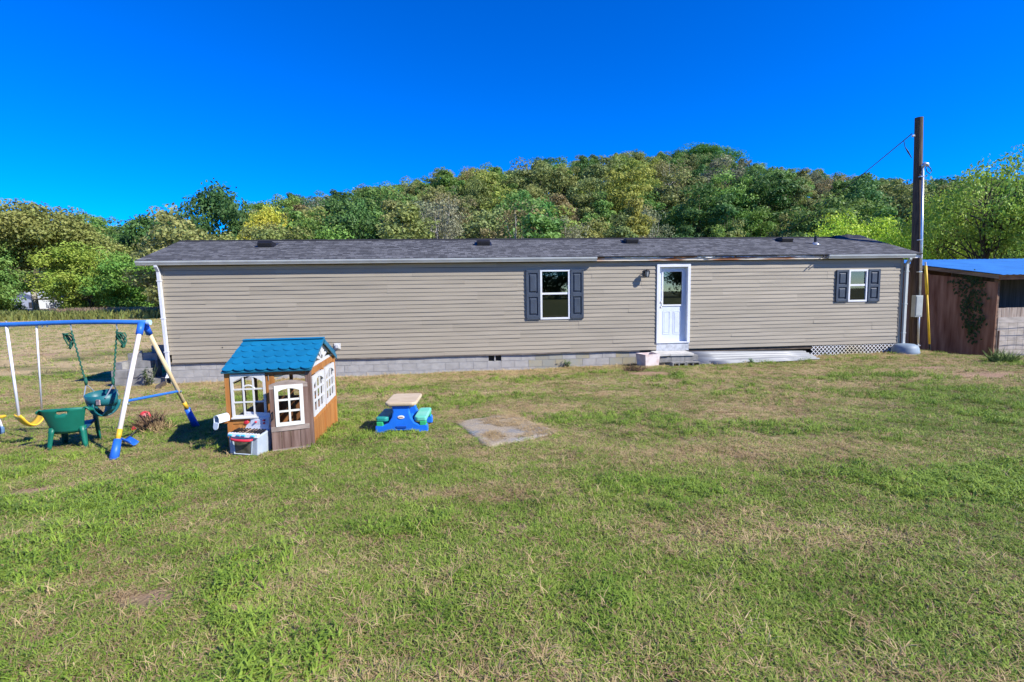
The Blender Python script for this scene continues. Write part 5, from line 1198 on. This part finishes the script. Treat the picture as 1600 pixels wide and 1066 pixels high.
for (x, y) in cand:
    u = 800+FPX*x/(y*math.cos(PITCH)); 
    if not -70 < u < 1680: continue
    if x < -34 and y < 100 and u < 260: continue
    if 1430 < u and y < 70: continue
    H = random.uniform(8, 14.5); g = gz(x, y)
    cl_ = float(fbm(x*.03+50, y*.03, 61, 2)); rr = random.random()
    if y > 140: ck = random.choices(['dark', 'mid', 'olive', 'yel', 'grey', 'rust'], [3.5, 6, 3, .6, .3, .1])[0]
    elif u < 640: ck = random.choices(['dark', 'mid', 'olive', 'yel', 'grey', 'brown', 'rust'], [2, 3, 5, 1, 1.5, 1.2, .3])[0]
    elif u < 900: ck = random.choices(['dark', 'mid', 'olive', 'yel', 'grey', 'brown', 'gold'], [2, 3, 4, .8, 2, 1.2, .3])[0]
    else: ck = random.choices(['dark', 'mid', 'olive', 'yel', 'grey', 'brown', 'rust', 'gold'], [3, 5.5, 3, .9, .7, .5, .2, .2])[0]
    key = random.choice(['far0', 'far1', 'far2', 'far3', 'far0', 'far2', 'oval0', 'oval1'])
    if ck in ('grey', 'brown') and random.random() < .6: key = random.choice(['sparse0', 'sparse1'])
    if ck == 'dark' and random.random() < .25: key = 'cone0'
    Wd = PROTO[key][3]*H/PROTO[key][2]*random.uniform(.85, 1.35)
    vt = 533 - FPX*((g+H-CAMZ)/y + math.tan(PITCH))/(1-math.tan(PITCH)*(g+H-CAMZ)/y) - (u-800)*.0159
    ui = int(min(1699, max(0, u)))
    if vt < lim[ui]-3:                                   # keep to the ridge outline
        H2 = H-(lim[ui]-vt)/FPX*y
        if H2 < 5.5: continue
        Wd *= H2/H; H = H2; vt = lim[ui]
    wp = Wd/y*FPX; seg = sky_px[max(0, int(u-wp*.4)):max(1, min(1699, int(u+wp*.4)))]
    if len(seg) and vt > seg.max()-5: continue
    col = np.array(C_[ck])*random.uniform(.85, 1.18)*np.array([random.uniform(.9, 1.1), 1, random.uniform(.9, 1.1)])
    zone = 'at the hill foot' if y < 92 else 'on the middle slope' if y < 138 else 'near the hilltop'
    nm = {'sparse0': 'sparse', 'sparse1': 'sparse', 'cone0': 'conical', 'oval0': 'upright', 'oval1': 'upright'}.get(key, 'rounded')
    mk = next(t for lim_, t in ((90, 'behind the field house'), (250, 'behind the field-edge trees'), (400, 'behind the dark oaks'), (560, 'behind the first roof vent'), (700, 'behind the foundation vent'), (810, 'behind the second roof vent'), (930, 'behind the shuttered window'), (1020, 'behind the third roof vent'), (1130, 'behind the white door'), (1230, 'behind the fourth roof vent'), (1310, 'behind the roof pipe'), (1425, 'behind the small window'), (9999, 'behind the shed')) if u < lim_)
    lab = '%s%s %s tree %s %s' % ('tall ' if H > 12 else 'short ' if H < 9.5 else '', DESC[ck], nm, zone, mk)
    tree(key, x, y, H, Wd, col, lab, 'trees on the wooded hill'); kept += 1
    for k in range(max(0, int(u-wp*.3)), min(1699, int(u+wp*.3))): sky_px[k] = min(sky_px[k], vt+wp*.10)
print('hillside trees', kept)
# trees across the lane behind the photographer, mirrored in the window panes
for i, (x, y) in enumerate([(-30, -52), (-17, -57), (-5, -54), (8, -58), (21, -53), (34, -58), (47, -50)]):
    tree('oak' if i % 2 else 'near0', x, y, 12+i % 3, 13, (.06, .10, .03), 'broad green tree across the lane facing the house front', 'trees facing the house front')
# far white house in the field
FH = at_y(38, 480, 108); FH[2] = gz(FH[0], FH[1])
fh = thing('field_house', 'small white house with grey gable roof beyond the mown field', 'house', tuple(FH), R(-8))
hz0 = at_y(38, 457, 108)[2]-FH[2]; ev = hz0-1.2
FWALL = mat('far_white_wall', (.46, .49, .54), .8, .05)
MB().box(-3.4, 3.4, 0, 7, -.3, ev).build('wall', FWALL, fh)
MB().prism([(-3.4, ev), (3.4, ev), (0, hz0-.12)], .0, 7, 'y').build('gable', FWALL, fh)
MB().prism([(-3.8, ev-.12), (0, hz0-.05), (3.8, ev-.12), (3.8, ev+.06), (0, hz0+.14), (-3.8, ev+.06)], -.3, 7.3, 'y').build('roof', mat('far_grey_roof', (.32, .34, .38), .8, .1), fh)
MB().box(-9.5, -3.4, 2, 6.5, -.3, ev-.4).build('wing_wall', FWALL, fh); MB().prism([(1.6, ev-.5), (4.2, ev+.55), (6.9, ev-.5), (6.9, ev-.35), (4.2, ev+.72), (1.6, ev-.35)], -9.8, -3.4, 'x').build('wing_roof', mat('far_grey_roof', (.32, .34, .38)), fh)
for x in (-1.7, 1.2): MB().box(x, x+1.0, -.04, .02, 1.0, 2.2).build('window', DARK, fh)

# ------------------------------------------------------------------ grass, straw and weeds
def tuft(name, seed, n, h, rad, wid, lay_, mt, curl=.5):
    r_ = np.random.default_rng(seed); m = MB()
    for i in range(n):
        a = r_.uniform(0, 6.283); rr = rad*math.sqrt(r_.random()); b0_ = np.array([rr*math.cos(a), rr*math.sin(a), -.006])
        an = r_.uniform(0, 6.283); l_ = h*r_.uniform(.5, 1.15); el = r_.uniform(*lay_); d0 = np.array([math.cos(an)*math.cos(el), math.sin(an)*math.cos(el), math.sin(el)]); d1 = d0+np.array([math.cos(an)*curl, math.sin(an)*curl, -curl*.8]); d1 /= np.linalg.norm(d1)
        m1 = b0_+d0*l_*.55; e_ = m1+d1*l_*.45
        if lay_[1] < .5: m1[2] = max(m1[2], .012); e_[2] = max(e_[2], .006)
        sd = np.array([-math.sin(an), math.cos(an), r_.normal()*.3])*wid*r_.uniform(.7, 1.3)*.5
        m.add([b0_-sd, b0_+sd, m1+sd*.85, m1-sd*.85, e_], [(0, 1, 2, 3), (3, 2, 4)])
    o = bpy.data.objects.new(name, m.mesh(name, mt)); return o
def grassmat(name, c1, c2, c3=None):
    m = bpy.data.materials.new(name); m.use_nodes = True; N = m.node_tree.nodes; L = m.node_tree.links; b = N['Principled BSDF']; b.inputs['Roughness'].default_value = .55; b.inputs['Specular IOR Level'].default_value = .3
    oi = N.new('ShaderNodeObjectInfo'); ge = N.new('ShaderNodeNewGeometry'); mp = N.new('ShaderNodeTexNoise'); mp.inputs['Scale'].default_value = 1.3; mp.inputs['Detail'].default_value = 3; L.new(ge.outputs['Position'], mp.inputs['Vector'])
    ad = N.new('ShaderNodeMath'); ad.operation = 'MULTIPLY_ADD'; L.new(oi.outputs['Random'], ad.inputs[0]); ad.inputs[1].default_value = .6; 
    sb = N.new('ShaderNodeMath'); sb.operation = 'MULTIPLY_ADD'; L.new(mp.outputs['Fac'], sb.inputs[0]); sb.inputs[1].default_value = 1.2; sb.inputs[2].default_value = -.4; L.new(sb.outputs[0], ad.inputs[2])
    cr = N.new('ShaderNodeValToRGB'); e = cr.color_ramp.elements; e[0].position = .1; e[0].color = (*c1, 1); e[1].position = .9; e[1].color = (*c2, 1)
    if c3: x = e.new(.99); x.color = (*c3, 1)
    L.new(ad.outputs[0], cr.inputs[0]); L.new(cr.outputs[0], b.inputs['Base Color'])
    vm = N.new('ShaderNodeVectorMath'); vm.operation = 'MULTIPLY_ADD'; vm.inputs[1].default_value = (.6, .6, .6); vm.inputs[2].default_value = (0, 0, .65); L.new(ge.outputs['Normal'], vm.inputs[0]); vn = N.new('ShaderNodeVectorMath'); vn.operation = 'NORMALIZE'; L.new(vm.outputs[0], vn.inputs[0]); L.new(vn.outputs[0], b.inputs['Normal'])
    tr = N.new('ShaderNodeBsdfTranslucent'); L.new(cr.outputs[0], tr.inputs[0]); mx = N.new('ShaderNodeMixShader'); mx.inputs[0].default_value = .25; L.new(b.outputs[0], mx.inputs[1]); L.new(tr.outputs[0], mx.inputs[2]); L.new(mx.outputs[0], N['Material Output'].inputs[0]); return m
GR1 = grassmat('lawn_green', (.13, .225, .022), (.29, .40, .055)); GR2 = grassmat('lawn_olive', (.19, .245, .04), (.36, .41, .10), (.48, .42, .16)); GR3 = grassmat('lawn_straw', (.37, .265, .12), (.63, .48, .25), (.70, .58, .36)); GR4 = grassmat('lawn_thatch', (.24, .155, .08), (.47, .345, .185))
tc_ = bpy.data.collections.new('grass_sources')
SRC = [tuft('tuft_a', 1, 24, .055, .06, .0048, (.25, 1.25), GR1), tuft('tuft_b', 2, 18, .11, .055, .0062, (.35, 1.2), GR1, .8), tuft('tuft_c', 3, 22, .065, .06, .0045, (.3, 1.2), GR2),
       tuft('tuft_d', 4, 18, .11, .07, .0034, (.0, .25), GR3, .0), tuft('tuft_e', 5, 22, .06, .06, .0040, (.0, .7), GR4, .2), tuft('tuft_f', 6, 7, .13, .04, .0032, (.4, 1.2), GR3, .4), tuft('tuft_g', 7, 12, .04, .05, .017, (.15, .9), GR1, .2)]
for o in SRC: tc_.objects.link(o)
def scatter(name, xy, kinds, scl, lift=0.):
    n = len(xy); z = ground(xy[:, 0], xy[:, 1]); nr = (1-sstep(18, 40, np.abs(xy[:, 0])))*(1-sstep(20, 45, xy[:, 1]))
    z = z + nr*((fbm(xy[:, 0]*1.3, xy[:, 1]*1.3, 5, 3)-.5)*.07 + (vnoise(xy[:, 0]*4, xy[:, 1]*4, 8)-.5)*.018)
    z = z + lift
    me = bpy.data.meshes.new(name); me.vertices.add(n); me.vertices.foreach_set('co', np.column_stack([xy, z]).astype(np.float32).ravel())
    a_ = me.attributes.new('kindi', 'INT', 'POINT'); a_.data.foreach_set('value', kinds.astype(np.int32))
    a_ = me.attributes.new('scl', 'FLOAT', 'POINT'); a_.data.foreach_set('value', scl.astype(np.float32))
    rot = np.column_stack([rng.normal(0, .10, n), rng.normal(0, .10, n), rng.uniform(0, 6.283, n)]); a_ = me.attributes.new('rot', 'FLOAT_VECTOR', 'POINT'); a_.data.foreach_set('vector', rot.astype(np.float32).ravel())
    o = bpy.data.objects.new(name, me); COL.objects.link(o)
    ng = bpy.data.node_groups.new(name+'_nodes', 'GeometryNodeTree'); ng.interface.new_socket('Geometry', in_out='INPUT', socket_type='NodeSocketGeometry'); ng.interface.new_socket('Geometry', in_out='OUTPUT', socket_type='NodeSocketGeometry')
    gi = ng.nodes.new('NodeGroupInput'); go = ng.nodes.new('NodeGroupOutput'); ip = ng.nodes.new('GeometryNodeInstanceOnPoints'); ci = ng.nodes.new('GeometryNodeCollectionInfo'); ci.inputs[0].default_value = tc_; ci.inputs['Separate Children'].default_value = True; ci.inputs['Reset Children'].default_value = True
    def na(nm, t): q = ng.nodes.new('GeometryNodeInputNamedAttribute'); q.data_type = t; q.inputs[0].default_value = nm; return q.outputs[0]
    er = ng.nodes.new('FunctionNodeEulerToRotation'); lk = ng.links.new
    lk(gi.outputs[0], ip.inputs['Points']); lk(ci.outputs[0], ip.inputs['Instance']); ip.inputs['Pick Instance'].default_value = True; lk(na('kindi', 'INT'), ip.inputs['Instance Index'])
    lk(na('rot', 'FLOAT_VECTOR'), er.inputs[0]); lk(er.outputs[0], ip.inputs['Rotation']); lk(na('scl', 'FLOAT'), ip.inputs['Scale']); lk(ip.outputs[0], go.inputs[0])
    md = o.modifiers.new('scatter', 'NODES'); md.node_group = ng; kind(o, 'stuff'); return o
def free(xy):
    x, y = xy[:, 0], xy[:, 1]; dx, dy = x-HX, y-HY; s_ = dx*HU[0]+dy*HU[1]; n_ = dx*HN[0]+dy*HN[1]
    ok = ~((s_ > -.02) & (s_ < HL+.02) & (n_ > -.02) & (n_ < HW+.05))
    ok &= ~((s_ > ds0-.02) & (s_ < ds1+.05) & (n_ > -.7) & (n_ < .1))
    dx, dy = x-SHX, y-SHY; a_ = dx*HU[0]+dy*HU[1]; b_ = dx*HN[0]+dy*HN[1]; ok &= ~((a_ > -.05) & (a_ < WS) & (b_ > -.05) & (b_ < DS))
    c_, s2 = math.cos(PYAW), math.sin(PYAW); a_ = (x-ph[0])*c_+(y-ph[1])*s2; b_ = -(x-ph[0])*s2+(y-ph[1])*c_; ok &= ~((a_ > .0) & (a_ < PW) & (b_ > .0) & (b_ < PD))
    inside = np.ones(len(xy), bool)
    for k in range(4):
        mc_ = sum(c_[:2] for c_ in MATC)/4; p0_, p1_ = [mc_+(MATC[q_ % 4][:2]-mc_)*.9 for q_ in (k, k+1)]; inside &= ((p1_[0]-p0_[0])*(y-p0_[1])-(p1_[1]-p0_[1])*(x-p0_[0])) < 0
    return ok & ~inside
def sample(y0, y1, dens, xl, xr):
    # uniform over the box, then trimmed to the wedge the camera region can see (with a wide margin)
    n = int((y1-y0)*(xr-xl)*dens); xy = np.column_stack([rng.uniform(xl, xr, n), rng.uniform(y0, y1, n)])
    return xy[np.abs(xy[:, 0]) < xy[:, 1]*1.12+2.2]
parts = [sample(.9, 3.2, 1500, -6, 6), sample(3.2, 6, 900, -9.2, 9.2), sample(6, 10, 430, -13.5, 13.5), sample(10, 18, 190, -22, 22)]
xy = np.vstack(parts); xy = xy[free(xy)]
dr = dryness(xy[:, 0], xy[:, 1]); br = bare(xy[:, 0], xy[:, 1]); keep = rng.random(len(xy)) > np.clip(br*1.4, 0, .985); xy, dr = xy[keep], dr[keep]
hl = fbm(xy[:, 0]*.9+20, xy[:, 1]*.9, 91, 3); cv = fbm(xy[:, 0]*1.7+7, xy[:, 1]*1.7, 93, 2)
u_ = rng.random(len(xy)); pg = np.clip(1.12-dr*1.25, .10, .93)
kd = np.where(u_ < pg*.62, 0, np.where(u_ < pg*.62+.14, 2, np.where(u_ < pg*.62+.14+(1-pg)*.45, 3, np.where(u_ < .985, 4, 5))))
kd = np.where((kd == 0) & (hl > .56) & (rng.random(len(xy)) < .65), 1, kd); kd = np.where((kd == 0) & (cv > .6) & (rng.random(len(xy)) < .5), 6, kd)
sc = rng.uniform(.65, 1.2, len(xy))*(1+.35*(hl-.5))*np.where(xy[:, 1] > 10, 1.25, 1.0)
o = scatter('lawn_grass', xy, kd, sc); o['label'] = 'patchy mown lawn of green grass and straw'
print('lawn tufts', len(xy))
n = 26000; xy = np.column_stack([rng.uniform(-85, -4, n), rng.uniform(18, 80, n)]); xy = xy[(xy[:, 0] > -xy[:, 1]*1.15-3) & (xy[:, 0] < -xy[:, 1]*.42)]
x2 = np.column_stack([rng.uniform(12, 40, 4000), rng.uniform(17, 34, 4000)]); xy = np.vstack([xy, x2]); xy = xy[free(xy)]
dr = np.clip(dryness(xy[:, 0]*.35, xy[:, 1]*.35+30), 0, 1); u_ = rng.random(len(xy)); kd = np.where(u_ < .42-.3*dr, 0, np.where(u_ < .55, 2, np.where(u_ < .85, 3, 5)))
o = scatter('field_grass', xy, kd, rng.uniform(2.0, 3.6, len(xy))); o['label'] = 'mown straw-coloured field grass left of the house'
# hay litter along the foundation
hx = []
for k in range(2600):
    s_ = rng.uniform(-.5, HL); n_ = -abs(rng.normal(0, .45))-.03; hx.append(house_xy(s_, n_))
hx = np.array(hx); hx = hx[free(hx)]; o = scatter('hay_litter', hx, rng.choice([3, 3, 4, 5], len(hx)), rng.uniform(.9, 1.6, len(hx))); o['label'] = 'straw litter along the foot of the house wall'
mq = []
for k in range(520):
    i, j = rng.uniform(.03, .97, 2); q = MATC[0]*(1-i)*(1-j)+MATC[1]*(1-i)*j+MATC[2]*i*j+MATC[3]*i*(1-j)
    if fbm(i*4, j*4, 33, 2) > .40: mq.append(q[:2])
mq = np.array(mq); o = scatter('straw_litter', mq, rng.choice([3, 3, 3, 4], len(mq)), rng.uniform(.6, 1.1, len(mq)), .022); o['label'] = 'dry straw strewn over the flat mat'
# tall weeds along the far edge of the field
def strip_weeds(name, label, n, fx, fy, h, col, seed, wid=.03):
    r_ = np.random.default_rng(seed); m = MB(); V_ = []; F_ = []
    for i in range(n):
        x, y = fx(r_), fy(r_); z = gz(x, y); hh = h*r_.uniform(.4, 1.1); a = r_.uniform(0, 6.283); dx, dy = math.cos(a)*hh*.35, math.sin(a)*hh*.35; w = wid*r_.uniform(.6, 1.6)
        b = len(V_); V_ += [(x-w, y, z-.05), (x+w, y, z-.05), (x+dx*.4+w, y+dy*.4, z+hh*.6), (x+dx*.4-w, y+dy*.4, z+hh*.6), (x+dx, y+dy, z+hh)]; F_ += [(b, b+1, b+2, b+3), (b+3, b+2, b+4)]
    m.v, m.f = V_, F_; o = m.build(name, LEAF, None); setlv(o.data, seed); o.color = (*col, 1); kind(o, 'stuff'); o['label'] = label
strip_weeds('tall_weeds', 'tall green weeds along the far edge of the field', 9000, lambda r_: r_.uniform(-95, -40), lambda r_: r_.uniform(66, 74), 1.3, (.26, .29, .08), 5, .09)
strip_weeds('brown_weeds', 'reddish brown weeds in front of the field-edge trees', 3500, lambda r_: r_.uniform(-62, -48), lambda r_: r_.uniform(69, 72.5), 1.5, (.40, .29, .18), 6, .08)
